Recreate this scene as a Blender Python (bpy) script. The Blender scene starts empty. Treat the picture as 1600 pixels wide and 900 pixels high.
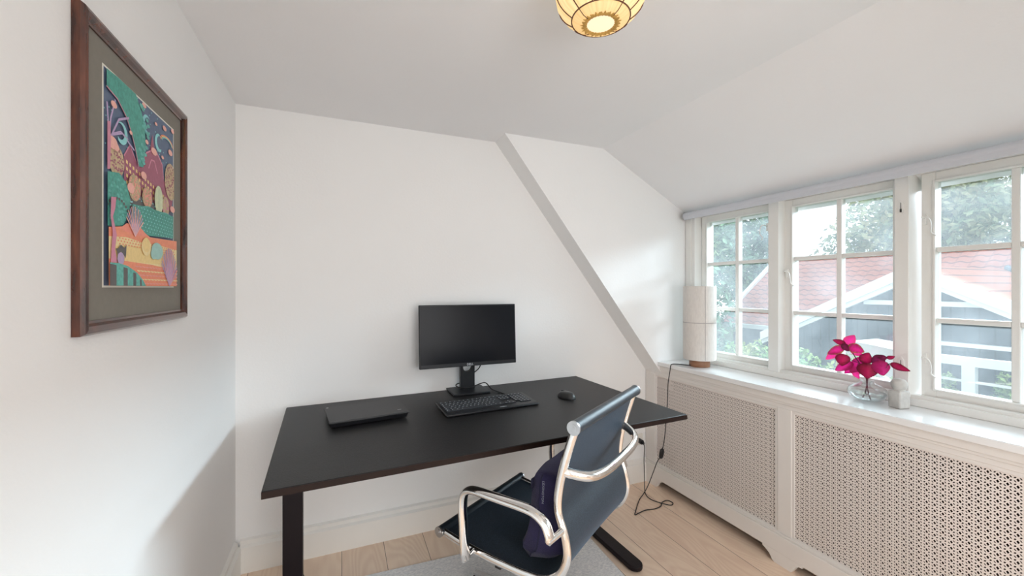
import bpy, bmesh, math, random
from mathutils import Vector, Matrix, noise
PI = math.pi
C = bpy.context.scene.collection
S = bpy.context.scene

# ------------------------------------------------------------------ camera, world, lights, exposure
YAW = math.atan(266/635.)
cam_d = bpy.data.cameras.new('camera'); cam = bpy.data.objects.new('camera', cam_d); C.objects.link(cam)
cam.location = (0, 0, 1.32); cam.rotation_euler = (PI/2, 0, -YAW)
cam_d.sensor_width = 36; cam_d.lens = 635/1600*36; cam_d.clip_start = .02; cam_d.clip_end = 300
S.camera = cam
S.view_settings.view_transform = 'Standard'; S.view_settings.look = 'None'
S.view_settings.gamma = 1; S.view_settings.exposure = 0.42
S.view_settings.use_curve_mapping = False
S.cycles.max_bounces = 10; S.cycles.diffuse_bounces = 6; S.cycles.transparent_max_bounces = 24
S.cycles.glossy_bounces = 5; S.cycles.use_denoising = True
S.cycles.sample_clamp_indirect = 6; S.cycles.caustics_refractive = False; S.cycles.caustics_reflective = False

SKY = 1.3
w = bpy.data.worlds.new('overcast_sky'); S.world = w; w.use_nodes = True
nt = w.node_tree; bg = nt.nodes['Background']
tc = nt.nodes.new('ShaderNodeTexCoord'); nz = nt.nodes.new('ShaderNodeTexNoise'); nz.inputs['Scale'].default_value = 2.2
nz.inputs['Detail'].default_value = 4
cr = nt.nodes.new('ShaderNodeValToRGB'); cr.color_ramp.elements[0].position = .3; cr.color_ramp.elements[1].position = .75
cr.color_ramp.elements[0].color = (.83, .91, 1, 1); cr.color_ramp.elements[1].color = (1, 1, 1, 1)
nt.links.new(tc.outputs['Generated'], nz.inputs['Vector']); nt.links.new(nz.outputs['Fac'], cr.inputs['Fac'])
nt.links.new(cr.outputs['Color'], bg.inputs['Color']); bg.inputs['Strength'].default_value = SKY

def area(name, loc, target, sx, sy, power, col):
    d = bpy.data.lights.new(name, 'AREA'); d.shape = 'RECTANGLE'; d.size = sx; d.size_y = sy
    d.energy = power; d.color = col
    o = bpy.data.objects.new(name, d); C.objects.link(o); o.location = loc
    o.rotation_euler = (Vector(target)-Vector(loc)).to_track_quat('-Z', 'Y').to_euler()
    return o
area('fill_panel_over_garden', (8.6, 1.2, 3.80), (.6, 1.2, 1.0), 9.0, 1.4, 1450, (.73, .88, 1))  # added panel above the view, boosts the low sky light through the windows
area('fill_panel_rear', (.75, -1.62, 1.25), (.75, 1, .95), 1.5, 1.5, 27, (1, .968, .95))  # added fill light behind the camera; the rear window is invented

# ------------------------------------------------------------------ materials
MATS = {}
def mat(name, col, rough=.5, metal=0, spec=.5, coat=0, noise_amt=0, noise_scale=8, bump=0, bump_scale=60, stretch=None, col2=None, trans=0, sheen=0, emit=None, emit_s=0):
    if name in MATS: return MATS[name]
    m = bpy.data.materials.new(name); m.use_nodes = True; MATS[name] = m
    nt = m.node_tree; b = nt.nodes['Principled BSDF']
    b.inputs['Base Color'].default_value = (*col, 1); b.inputs['Roughness'].default_value = rough
    b.inputs['Metallic'].default_value = metal; b.inputs['Specular IOR Level'].default_value = spec
    b.inputs['Coat Weight'].default_value = coat
    b.inputs['Transmission Weight'].default_value = trans
    b.inputs['Sheen Weight'].default_value = sheen
    if emit: b.inputs['Emission Color'].default_value = (*emit, 1); b.inputs['Emission Strength'].default_value = emit_s
    tc = nt.nodes.new('ShaderNodeTexCoord'); mp = nt.nodes.new('ShaderNodeMapping')
    nt.links.new(tc.outputs['Object'], mp.inputs['Vector'])
    if stretch: mp.inputs['Scale'].default_value = stretch
    n = nt.nodes.new('ShaderNodeTexNoise'); n.inputs['Scale'].default_value = noise_scale; n.inputs['Detail'].default_value = 5
    nt.links.new(mp.outputs[0], n.inputs['Vector'])
    r = nt.nodes.new('ShaderNodeValToRGB'); r.color_ramp.elements[0].position = .3; r.color_ramp.elements[1].position = .7
    c2 = col2 if col2 else tuple(max(0, c*(1-noise_amt)) for c in col)
    r.color_ramp.elements[0].color = (*c2, 1); r.color_ramp.elements[1].color = (*col, 1)
    nt.links.new(n.outputs['Fac'], r.inputs['Fac']); nt.links.new(r.outputs[0], b.inputs['Base Color'])
    if bump:
        n2 = nt.nodes.new('ShaderNodeTexNoise'); n2.inputs['Scale'].default_value = bump_scale; n2.inputs['Detail'].default_value = 4
        nt.links.new(mp.outputs[0], n2.inputs['Vector'])
        bp = nt.nodes.new('ShaderNodeBump'); bp.inputs['Strength'].default_value = bump; bp.inputs['Distance'].default_value = .004
        nt.links.new(n2.outputs['Fac'], bp.inputs['Height']); nt.links.new(bp.outputs[0], b.inputs['Normal'])
    return m

WALL = mat('wall_paint', (.86, .86, .855), .7, noise_amt=.015, noise_scale=3, bump=.12, bump_scale=90)
CEIL = mat('ceiling_paint', (.85, .85, .86), .8, noise_amt=.015, noise_scale=3, bump=.1, bump_scale=90)
TRIM = mat('trim_paint', (.84, .82, .78), .38, noise_amt=.03, noise_scale=6, bump=.1, bump_scale=40)
SILLM = mat('sill_gloss_paint', (.86, .86, .86), .16, noise_amt=.02, coat=.3)
WINP = mat('window_paint', (.83, .82, .79), .33, noise_amt=.03, noise_scale=9, bump=.08)
COVER = mat('cover_paint', (.80, .765, .73), .45, noise_amt=.03, noise_scale=9, bump=.12, stretch=(1, 1, .2))
DARKIN = mat('cabinet_shade_dark', (.035, .022, .018), .9)  # near-black colour stands in for shade inside the cover
DESKTOP = mat('desk_laminate', (.011, .010, .0105), .42, spec=.32, noise_amt=.25, noise_scale=30, bump=.25, bump_scale=400, stretch=(.25, 1, 1))
DESKEDGE = mat('desk_edge_band', (.016, .007, .005), .5, spec=.22)
BLKMET = mat('black_powder_metal', (.010, .006, .008), .5, spec=.22, noise_amt=.1, bump=.2, bump_scale=500)
CHROME = mat('polished_aluminium', (.86, .84, .82), .08, 1, noise_amt=.04, noise_scale=20)
ALU = mat('brushed_aluminium', (.55, .55, .56), .3, 1, noise_amt=.1, noise_scale=60)
BLKPL = mat('black_plastic', (.012, .012, .014), .35, noise_amt=.1)
SCREEN = mat('screen_glass', (.008, .009, .012), .22, spec=.12, noise_amt=.05)
BEZEL = mat('bezel_plastic', (.016, .017, .02), .4, spec=.3)
KEYM = mat('key_plastic', (.035, .038, .044), .45)
LEGEND = mat('legend_white', (.55, .57, .6), .5)
LOGO = mat('logo_silver', (.6, .62, .66), .35)
NAVY = mat('navy_cotton', (.013, .009, .055), .9, noise_amt=.35, noise_scale=14, bump=.5, bump_scale=300, sheen=.08)
NAVYD = mat('navy_piping', (.008, .008, .03), .9)
RUGM = None
WALNUT = mat('turned_wood', (.36, .17, .09), .5, noise_amt=.3, noise_scale=14, stretch=(1, 1, 6))
STONE = mat('grey_stone', (.60, .58, .55), .8, noise_amt=.22, noise_scale=30, bump=.5, bump_scale=60)
SHADEF = mat('cloth_shade', (.74, .70, .66), .9, noise_amt=.1, noise_scale=120, bump=.3, bump_scale=400, stretch=(1, 1, .3))
SHADES = mat('shade_seam', (.45, .42, .41), .9)
CORD = mat('black_cord', (.015, .014, .015), .7)
BLINDM = mat('blind_fabric', (.62, .64, .69), .6, noise_amt=.03)
SOCK = mat('socket_plastic', (.80, .76, .70), .35)
STEMM = mat('coleus_stem', (.10, .025, .04), .6, noise_amt=.4, noise_scale=60)
HOOKM = mat('nickel_hook', (.70, .69, .66), .25, .7)
KEYH = mat('keyhole_dark', (.03, .03, .03), .6)
GRAVEL = mat('lawn', (.055, .09, .03), .95, noise_amt=.5, noise_scale=3, bump=.6)

def glass_mat():
    m = bpy.data.materials.new('hazy_window_glass'); m.use_nodes = True; nt = m.node_tree; nt.nodes.clear()
    out = nt.nodes.new('ShaderNodeOutputMaterial'); tr = nt.nodes.new('ShaderNodeBsdfTransparent')
    tr.inputs['Color'].default_value = (.94, .97, .965, 1)
    ts = nt.nodes.new('ShaderNodeBsdfTranslucent'); ts.inputs['Color'].default_value = (.93, .97, 1, 1)
    gl = nt.nodes.new('ShaderNodeBsdfGlossy'); gl.inputs['Roughness'].default_value = .02
    n = nt.nodes.new('ShaderNodeTexNoise'); n.inputs['Scale'].default_value = 5; n.inputs['Detail'].default_value = 8
    tcn = nt.nodes.new('ShaderNodeTexCoord'); nt.links.new(tcn.outputs['Object'], n.inputs['Vector'])
    mr = nt.nodes.new('ShaderNodeMapRange'); mr.inputs['From Min'].default_value = .35; mr.inputs['From Max'].default_value = .7
    mr.inputs['To Min'].default_value = .06; mr.inputs['To Max'].default_value = .11
    nt.links.new(n.outputs['Fac'], mr.inputs['Value'])
    a = nt.nodes.new('ShaderNodeMixShader'); nt.links.new(mr.outputs[0], a.inputs[0])
    nt.links.new(tr.outputs[0], a.inputs[1]); nt.links.new(ts.outputs[0], a.inputs[2])
    b = nt.nodes.new('ShaderNodeMixShader'); b.inputs[0].default_value = .03
    nt.links.new(a.outputs[0], b.inputs[1]); nt.links.new(gl.outputs[0], b.inputs[2])
    nt.links.new(b.outputs[0], out.inputs[0]); return m
GLASS = glass_mat()

def clear_glass(name, tint=(.96, .99, .99), refr=1.0, rough=0):
    m = bpy.data.materials.new(name); m.use_nodes = True; nt = m.node_tree; nt.nodes.clear()
    out = nt.nodes.new('ShaderNodeOutputMaterial'); tr = nt.nodes.new('ShaderNodeBsdfTransparent')
    tr.inputs['Color'].default_value = (*tint, 1)
    gl = nt.nodes.new('ShaderNodeBsdfGlossy'); gl.inputs['Roughness'].default_value = .02
    lw = nt.nodes.new('ShaderNodeLayerWeight'); lw.inputs[0].default_value = .25
    mx = nt.nodes.new('ShaderNodeMixShader'); nt.links.new(lw.outputs['Facing'], mx.inputs[0])
    nt.links.new(tr.outputs[0], mx.inputs[1]); nt.links.new(gl.outputs[0], mx.inputs[2])
    nt.links.new(mx.outputs[0], out.inputs[0]); return m
VGLASS = clear_glass('vase_glass', (.985, .995, .995)); WATER = clear_glass('vase_water', (.96, .985, .985))

def math_node(nt, op, a, b=None):
    n = nt.nodes.new('ShaderNodeMath'); n.operation = op
    for i, v in enumerate((a, b)):
        if v is None: continue
        if isinstance(v, (int, float)): n.inputs[i].default_value = v
        else: nt.links.new(v, n.inputs[i])
    return n.outputs[0]

def grille_mat():
    m = bpy.data.materials.new('perforated_grille'); m.use_nodes = True; nt = m.node_tree; nt.nodes.clear()
    out = nt.nodes.new('ShaderNodeOutputMaterial'); b = nt.nodes.new('ShaderNodeBsdfPrincipled')
    b.inputs['Base Color'].default_value = (.80, .735, .69, 1); b.inputs['Roughness'].default_value = .5
    tr = nt.nodes.new('ShaderNodeBsdfTransparent')
    tcn = nt.nodes.new('ShaderNodeTexCoord'); sp = nt.nodes.new('ShaderNodeSeparateXYZ'); nt.links.new(tcn.outputs['Object'], sp.inputs[0])
    P = .0215
    M = lambda o, a, b=None: math_node(nt, o, a, b)
    u = M('SUBTRACT', M('FRACT', M('DIVIDE', M('ADD', sp.outputs['Y'], 50*P), P)), .5)     # -.5 .. .5 across a column
    v = M('SUBTRACT', M('FRACT', M('DIVIDE', M('ADD', sp.outputs['Z'], 50*P), P)), .5)
    au, av = M('ABSOLUTE', u), M('ABSOLUTE', v)
    # centre diamond
    d1 = M('LESS_THAN', M('ADD', M('DIVIDE', au, .19), M('DIVIDE', av, .27)), 1)
    # four small slanted holes at (+-.3, +-.25)
    x2 = M('SUBTRACT', au, .29); y2 = M('SUBTRACT', av, .27)
    sh = M('ADD', y2, M('MULTIPLY', x2, .55))
    d2 = M('LESS_THAN', M('ADD', M('DIVIDE', M('ABSOLUTE', x2), .165), M('DIVIDE', M('ABSOLUTE', sh), .15)), 1)
    hole = M('MAXIMUM', d1, d2)
    mx = nt.nodes.new('ShaderNodeMixShader'); nt.links.new(hole, mx.inputs[0])
    nt.links.new(b.outputs[0], mx.inputs[1]); nt.links.new(tr.outputs[0], mx.inputs[2])
    nt.links.new(mx.outputs[0], out.inputs[0]); return m
GRILLE = grille_mat()

def mesh_fabric():
    m = bpy.data.materials.new('woven_net_fabric'); m.use_nodes = True; nt = m.node_tree; b = nt.nodes['Principled BSDF']
    tcn = nt.nodes.new('ShaderNodeTexCoord'); v = nt.nodes.new('ShaderNodeTexVoronoi'); v.inputs['Scale'].default_value = 260
    nt.links.new(tcn.outputs['Object'], v.inputs['Vector'])
    r = nt.nodes.new('ShaderNodeValToRGB'); r.color_ramp.elements[0].color = (.026, .037, .052, 1); r.color_ramp.elements[1].color = (.006, .009, .014, 1)
    r.color_ramp.elements[0].position = .1; r.color_ramp.elements[1].position = .6
    nt.links.new(v.outputs['Distance'], r.inputs['Fac']); nt.links.new(r.outputs[0], b.inputs['Base Color'])
    b.inputs['Roughness'].default_value = .5; b.inputs['Sheen Weight'].default_value = .16; b.inputs['Sheen Tint'].default_value = (.45, .7, 1, 1)
    b.inputs['Alpha'].default_value = .93
    return m
NET = mesh_fabric()

def floor_mat():
    m = bpy.data.materials.new('wide_oak_planks'); m.use_nodes = True; nt = m.node_tree; b = nt.nodes['Principled BSDF']
    tcn = nt.nodes.new('ShaderNodeTexCoord'); sp = nt.nodes.new('ShaderNodeSeparateXYZ'); nt.links.new(tcn.outputs['Object'], sp.inputs[0])
    M = lambda o, a, b=None: math_node(nt, o, a, b)
    PW = .2
    q = M('DIVIDE', M('ADD', sp.outputs['X'], 10.0), PW); idx = M('FLOOR', q); fr = M('FRACT', q)
    wn = nt.nodes.new('ShaderNodeTexWhiteNoise'); wn.noise_dimensions = '1D'; nt.links.new(idx, wn.inputs['W'])
    # rings: stretched, distorted noise per plank
    cb = nt.nodes.new('ShaderNodeCombineXYZ')
    nt.links.new(M('ADD', sp.outputs['X'], M('MULTIPLY', wn.outputs['Value'], 7)), cb.inputs[0])
    nt.links.new(M('MULTIPLY', sp.outputs['Y'], .22), cb.inputs[1]); nt.links.new(M('MULTIPLY', wn.outputs['Value'], 31), cb.inputs[2])
    n1 = nt.nodes.new('ShaderNodeTexNoise'); n1.inputs['Scale'].default_value = 5.5; n1.inputs['Detail'].default_value = 1.5; n1.inputs['Distortion'].default_value = .4
    nt.links.new(cb.outputs[0], n1.inputs['Vector'])
    ring = M('SINE', M('MULTIPLY', n1.outputs['Fac'], 110))
    ring = M('ADD', M('MULTIPLY', ring, .5), .5)
    n2 = nt.nodes.new('ShaderNodeTexNoise'); n2.inputs['Scale'].default_value = 60; n2.inputs['Detail'].default_value = 3
    cb2 = nt.nodes.new('ShaderNodeCombineXYZ'); nt.links.new(sp.outputs['X'], cb2.inputs[0]); nt.links.new(M('MULTIPLY', sp.outputs['Y'], .06), cb2.inputs[1])
    nt.links.new(cb2.outputs[0], n2.inputs['Vector'])
    f = M('ADD', M('MULTIPLY', ring, .36), M('MULTIPLY', n2.outputs['Fac'], .5))
    f = M('ADD', f, M('MULTIPLY', wn.outputs['Value'], .3))
    r = nt.nodes.new('ShaderNodeValToRGB')
    r.color_ramp.elements[0].position = .2; r.color_ramp.elements[1].position = .95
    r.color_ramp.elements[0].color = (.90, .72, .56, 1); r.color_ramp.elements[1].color = (.77, .57, .43, 1)
    nt.links.new(f, r.inputs['Fac'])
    seam = M('LESS_THAN', M('MINIMUM', fr, M('SUBTRACT', 1, fr)), .007)
    mx = nt.nodes.new('ShaderNodeMix'); mx.data_type = 'RGBA'; nt.links.new(seam, mx.inputs['Factor'])
    nt.links.new(r.outputs[0], mx.inputs['A']); mx.inputs['B'].default_value = (.24, .15, .10, 1)
    nt.links.new(mx.outputs['Result'], b.inputs['Base Color']); b.inputs['Roughness'].default_value = .42
    return m
FLOORM = floor_mat()

def rug_mat():
    m = bpy.data.materials.new('grey_woven_rug'); m.use_nodes = True; nt = m.node_tree; b = nt.nodes['Principled BSDF']
    tcn = nt.nodes.new('ShaderNodeTexCoord'); mp = nt.nodes.new('ShaderNodeMapping'); mp.inputs['Scale'].default_value = (1, 3.5, 1)
    nt.links.new(tcn.outputs['Object'], mp.inputs[0])
    n = nt.nodes.new('ShaderNodeTexNoise'); n.inputs['Scale'].default_value = 90; n.inputs['Detail'].default_value = 6; nt.links.new(mp.outputs[0], n.inputs['Vector'])
    r = nt.nodes.new('ShaderNodeValToRGB'); r.color_ramp.elements[0].position = .32; r.color_ramp.elements[1].position = .65
    r.color_ramp.elements[0].color = (.62, .62, .64, 1); r.color_ramp.elements[1].color = (.93, .91, .89, 1)
    nt.links.new(n.outputs['Fac'], r.inputs['Fac']); nt.links.new(r.outputs[0], b.inputs['Base Color'])
    b.inputs['Roughness'].default_value = .95
    bp = nt.nodes.new('ShaderNodeBump'); bp.inputs['Strength'].default_value = .5; bp.inputs['Distance'].default_value = .004
    nt.links.new(n.outputs['Fac'], bp.inputs['Height']); nt.links.new(bp.outputs[0], b.inputs['Normal']); return m
RUGM = rug_mat()

def frame_wood():
    m = bpy.data.materials.new('varnished_mahogany'); m.use_nodes = True; nt = m.node_tree; b = nt.nodes['Principled BSDF']
    tcn = nt.nodes.new('ShaderNodeTexCoord'); n = nt.nodes.new('ShaderNodeTexNoise'); n.inputs['Scale'].default_value = 22; n.inputs['Detail'].default_value = 6
    mp = nt.nodes.new('ShaderNodeMapping'); mp.inputs['Scale'].default_value = (3, 3, .4); nt.links.new(tcn.outputs['Object'], mp.inputs[0]); nt.links.new(mp.outputs[0], n.inputs[0])
    r = nt.nodes.new('ShaderNodeValToRGB'); r.color_ramp.elements[0].color = (.022, .005, .003, 1); r.color_ramp.elements[1].color = (.13, .035, .014, 1)
    r.color_ramp.elements[0].position = .35; r.color_ramp.elements[1].position = .7
    nt.links.new(n.outputs['Fac'], r.inputs['Fac']); nt.links.new(r.outputs[0], b.inputs['Base Color']); b.inputs['Roughness'].default_value = .25
    b.inputs['Coat Weight'].default_value = .4; return m
FRAMEM = frame_wood()

def tile_mat(name, c1, c2, axis_u, pu, pv, wave=True):
    """clay roof tiles drawn in object space; u runs along the eave, v up the slope (object Z)."""
    m = bpy.data.materials.new(name); m.use_nodes = True; nt = m.node_tree; b = nt.nodes['Principled BSDF']
    tcn = nt.nodes.new('ShaderNodeTexCoord'); sp = nt.nodes.new('ShaderNodeSeparateXYZ'); nt.links.new(tcn.outputs['Object'], sp.inputs[0])
    M = lambda o, a, b=None: math_node(nt, o, a, b)
    u = M('DIVIDE', M('ADD', sp.outputs[axis_u], 100), pu)
    v = M('DIVIDE', M('ADD', sp.outputs['Z'], 100), pv)
    fu = M('FRACT', u)
    wob = M('MULTIPLY', M('SINE', M('MULTIPLY', u, 2*PI)), .13 if wave else 0)
    fv = M('FRACT', M('ADD', v, wob))
    line = M('LESS_THAN', fv, .2)
    line2 = M('MULTIPLY', M('LESS_THAN', fu, .10 if wave else .02), .45)
    wn = nt.nodes.new('ShaderNodeTexNoise'); wn.inputs['Scale'].default_value = 1.7; nt.links.new(tcn.outputs['Object'], wn.inputs[0])
    r = nt.nodes.new('ShaderNodeValToRGB'); r.color_ramp.elements[0].color = (*c2, 1); r.color_ramp.elements[1].color = (*c1, 1)
    r.color_ramp.elements[0].position = .3; r.color_ramp.elements[1].position = .65
    nt.links.new(wn.outputs['Fac'], r.inputs['Fac'])
    mx = nt.nodes.new('ShaderNodeMix'); mx.data_type = 'RGBA'; nt.links.new(M('MULTIPLY', M('MAXIMUM', line, line2), .75), mx.inputs['Factor'])
    nt.links.new(r.outputs[0], mx.inputs['A']); mx.inputs['B'].default_value = (c2[0]*.35, c2[1]*.45, c2[2]*.5, 1)
    nt.links.new(mx.outputs['Result'], b.inputs['Base Color']); b.inputs['Roughness'].default_value = .8
    bp = nt.nodes.new('ShaderNodeBump'); bp.inputs['Strength'].default_value = .6; bp.inputs['Distance'].default_value = .03
    nt.links.new(fv, bp.inputs['Height']); nt.links.new(bp.outputs[0], b.inputs['Normal']); return m
TILE = tile_mat('red_clay_tiles', (.46, .165, .12), (.36, .13, .10), 'Y', .25, .125)
TILE2 = tile_mat('orange_clay_tiles', (.54, .20, .12), (.46, .16, .10), 'X', .6, .13, False)
HWHITE = mat('barge_white', (.72, .74, .74), .6, noise_amt=.05)
HBLACK = None
def board_mat():
    m = bpy.data.materials.new('black_tarred_boards'); m.use_nodes = True; nt = m.node_tree; b = nt.nodes['Principled BSDF']
    tcn = nt.nodes.new('ShaderNodeTexCoord'); sp = nt.nodes.new('ShaderNodeSeparateXYZ'); nt.links.new(tcn.outputs['Object'], sp.inputs[0])
    M = lambda o, a, b=None: math_node(nt, o, a, b)
    f = M('FRACT', M('DIVIDE', M('ADD', sp.outputs['Y'], 50), .16)); ln = M('LESS_THAN', f, .12)
    n = nt.nodes.new('ShaderNodeTexNoise'); n.inputs['Scale'].default_value = 5; nt.links.new(tcn.outputs['Object'], n.inputs[0])
    r = nt.nodes.new('ShaderNodeValToRGB'); r.color_ramp.elements[0].color = (.018, .026, .034, 1); r.color_ramp.elements[1].color = (.05, .065, .08, 1)
    nt.links.new(n.outputs['Fac'], r.inputs[0])
    mx = nt.nodes.new('ShaderNodeMix'); mx.data_type = 'RGBA'; nt.links.new(M('MULTIPLY', ln, .7), mx.inputs['Factor'])
    nt.links.new(r.outputs[0], mx.inputs['A']); mx.inputs['B'].default_value = (.006, .008, .01, 1)
    nt.links.new(mx.outputs['Result'], b.inputs['Base Color']); b.inputs['Roughness'].default_value = .7; return m
HBLACK = board_mat()

def leaf_mat(name, c1, c2, c3):
    m = bpy.data.materials.new(name); m.use_nodes = True; nt = m.node_tree; b = nt.nodes['Principled BSDF']
    tcn = nt.nodes.new('ShaderNodeTexCoord'); n = nt.nodes.new('ShaderNodeTexNoise'); n.inputs['Scale'].default_value = 1.6; n.inputs['Detail'].default_value = 8
    nt.links.new(tcn.outputs['Object'], n.inputs[0])
    r = nt.nodes.new('ShaderNodeValToRGB'); e = r.color_ramp.elements; e[0].position = .33; e[0].color = (*c1, 1); e[1].position = .68; e[1].color = (*c3, 1)
    k = e.new(.5); k.color = (*c2, 1)
    nt.links.new(n.outputs['Fac'], r.inputs[0]); nt.links.new(r.outputs[0], b.inputs['Base Color']); b.inputs['Roughness'].default_value = .7
    b.inputs['Specular IOR Level'].default_value = .2
    return m
LEAFA = leaf_mat('tree_leaves_bluegreen', (.10, .20, .14), (.17, .29, .19), (.27, .36, .21))
LEAFB = leaf_mat('tree_leaves_olive', (.18, .27, .15), (.32, .37, .20), (.46, .43, .25))
LEAFC = leaf_mat('shrub_leaves_bright', (.08, .18, .05), (.18, .27, .08), (.36, .34, .10))
BARK = mat('bark', (.07, .05, .035), .9, noise_amt=.4)

# ------------------------------------------------------------------ helpers
def link(name, me, m=None, parent=None, smooth=False, auto=None):
    o = bpy.data.objects.new(name, me); C.objects.link(o)
    if m is not None:
        for x in (m if isinstance(m, (list, tuple)) else [m]): me.materials.append(x)
    if parent is not None: o.parent = parent
    if smooth: me.polygons.foreach_set('use_smooth', [True]*len(me.polygons))
    return o
def obj(name, bm, m, parent=None, smooth=False, bevel=0, seg=2):
    bmesh.ops.recalc_face_normals(bm, faces=bm.faces[:])
    me = bpy.data.meshes.new(name); bm.to_mesh(me); bm.free()
    o = link(name, me, m, parent, smooth)
    if bevel:
        b = o.modifiers.new('bevel', 'BEVEL'); b.width = bevel; b.segments = seg; b.limit_method = 'ANGLE'; b.angle_limit = .6
    if smooth or bevel:
        try:
            for e in me.edges: pass
            me.set_sharp_from_angle(angle=.7)
            me.polygons.foreach_set('use_smooth', [True]*len(me.polygons))
        except Exception: pass
    return o
def tag(o, label=None, cat=None, group=None, kind=None):
    if label: o['label'] = label
    if cat: o['category'] = cat
    if group: o['group'] = group
    if kind: o['kind'] = kind
    return o
def thing(name, label, cat, loc=(0, 0, 0), rz=0, group=None):
    o = bpy.data.objects.new(name, None); C.objects.link(o); o.location = loc; o.rotation_euler = (0, 0, rz)
    o.empty_display_size = .05
    return tag(o, label, cat, group)
def struct(name, bm, m, parent=None, **k):
    o = obj(name, bm, m, parent, **k); o['kind'] = 'structure'; return o
def BM(): return bmesh.new()
def box(bm, x0, x1, y0, y1, z0, z1, M=None, mi=0):
    vs = [bm.verts.new((x, y, z)) for x in (x0, x1) for y in (y0, y1) for z in (z0, z1)]
    if M is not None:
        for v in vs: v.co = M @ v.co
    for f in ((0, 1, 3, 2), (4, 6, 7, 5), (0, 4, 5, 1), (2, 3, 7, 6), (0, 2, 6, 4), (1, 5, 7, 3)):
        bm.faces.new([vs[i] for i in f]).material_index = mi
    return vs
def B(x0, x1, y0, y1, z0, z1, M=None):
    b = BM(); box(b, x0, x1, y0, y1, z0, z1, M); return b
def prism(bm, pts, axis, a, b):
    """polygon pts (2D) extruded along axis from a to b. axis 'x': pts=(y,z); 'y': (x,z); 'z': (x,y)"""
    def P(p, t): return {'x': (t, p[0], p[1]), 'y': (p[0], t, p[1]), 'z': (p[0], p[1], t)}[axis]
    A = [bm.verts.new(P(p, a)) for p in pts]; D = [bm.verts.new(P(p, b)) for p in pts]; n = len(pts)
    bm.faces.new(A); bm.faces.new(D[::-1])
    for i in range(n): bm.faces.new((A[i], D[i], D[(i+1) % n], A[(i+1) % n]))
def PR(pts, axis, a, b):
    m = BM(); prism(m, pts, axis, a, b); return m
def smooth_path(pts, n=6, closed=False):
    out = []; N = len(pts); P = [Vector(p) for p in pts]
    rng = range(N if closed else N-1)
    for i in rng:
        p0 = P[(i-1) % N] if (closed or i > 0) else P[0]*2-P[1]
        p1 = P[i]; p2 = P[(i+1) % N]
        p3 = P[(i+2) % N] if (closed or i+2 < N) else P[-1]*2-P[-2]
        for k in range(n):
            t = k/n
            out.append(.5*((2*p1)+(-p0+p2)*t+(2*p0-5*p1+4*p2-p3)*t*t+(-p0+3*p1-3*p2+p3)*t**3))
    if not closed: out.append(P[-1])
    return out
def tube(bm, pts, r, seg=12, up=None, ry=None, caps=True, closed=False, taper=None):
    """sweep; r across, ry along the fixed up direction if given (elliptical section)."""
    P = [Vector(p) for p in pts]; n = len(P); rings = []
    prev = None
    for i in range(n):
        if closed: t = (P[(i+1) % n]-P[i-1]).normalized()
        else: t = (P[min(i+1, n-1)]-P[max(i-1, 0)]).normalized()
        if up is not None: a = Vector(up)
        elif prev is None: a = Vector((0, 0, 1)) if abs(t.z) < .9 else Vector((1, 0, 0))
        else: a = prev
        a = (a-t*a.dot(t)).normalized(); prev = a; b = t.cross(a)
        k = taper(i/(n-1)) if taper else 1
        r1 = (ry if ry else r)*k; r2 = r*k
        rings.append([bm.verts.new(P[i]+a*math.cos(2*PI*j/seg)*r1+b*math.sin(2*PI*j/seg)*r2) for j in range(seg)])
    m = n if closed else n-1
    for i in range(m):
        A, D = rings[i], rings[(i+1) % n]
        for j in range(seg): bm.faces.new((A[j], A[(j+1) % seg], D[(j+1) % seg], D[j]))
    if caps and not closed:
        bm.faces.new(rings[0][::-1]); bm.faces.new(rings[-1])
def T(pts, r, **k):
    b = BM(); tube(b, pts, r, **k); return b
def lathe(bm, prof, c=(0, 0, 0), seg=32, M=None, mod=None, cap=True):
    rings = []
    for (r, z) in prof:
        ring = []
        for j in range(seg):
            a = 2*PI*j/seg; rr = r*(mod(a, z) if mod else 1)
            v = Vector((c[0]+rr*math.cos(a), c[1]+rr*math.sin(a), c[2]+z))
            if M is not None: v = M @ v
            ring.append(bm.verts.new(v))
        rings.append(ring)
    for i in range(len(rings)-1):
        A, D = rings[i], rings[i+1]
        for j in range(seg): bm.faces.new((A[j], A[(j+1) % seg], D[(j+1) % seg], D[j]))
    if cap:
        if prof[0][0] > 1e-5: bm.faces.new(rings[0][::-1])
        if prof[-1][0] > 1e-5: bm.faces.new(rings[-1])
def L(prof, **k):
    b = BM(); lathe(b, prof, **k); return b
def cyl(bm, a, b, r, seg=20): tube(bm, [a, b], r, seg=seg)
def text_mesh(name, body, size, M, m, parent, extrude=.0003):
    cu = bpy.data.curves.new(name+'_curve', 'FONT'); cu.body = body; cu.size = size; cu.extrude = extrude
    cu.align_x = 'CENTER'; cu.align_y = 'CENTER'; cu.resolution_u = 3
    t = bpy.data.objects.new('tmp_text', cu); C.objects.link(t)
    dg = bpy.context.evaluated_depsgraph_get(); me = bpy.data.meshes.new_from_object(t.evaluated_get(dg))
    bpy.data.objects.remove(t); me.transform(M); me.materials.clear()
    return link(name, me, m, parent)

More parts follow.
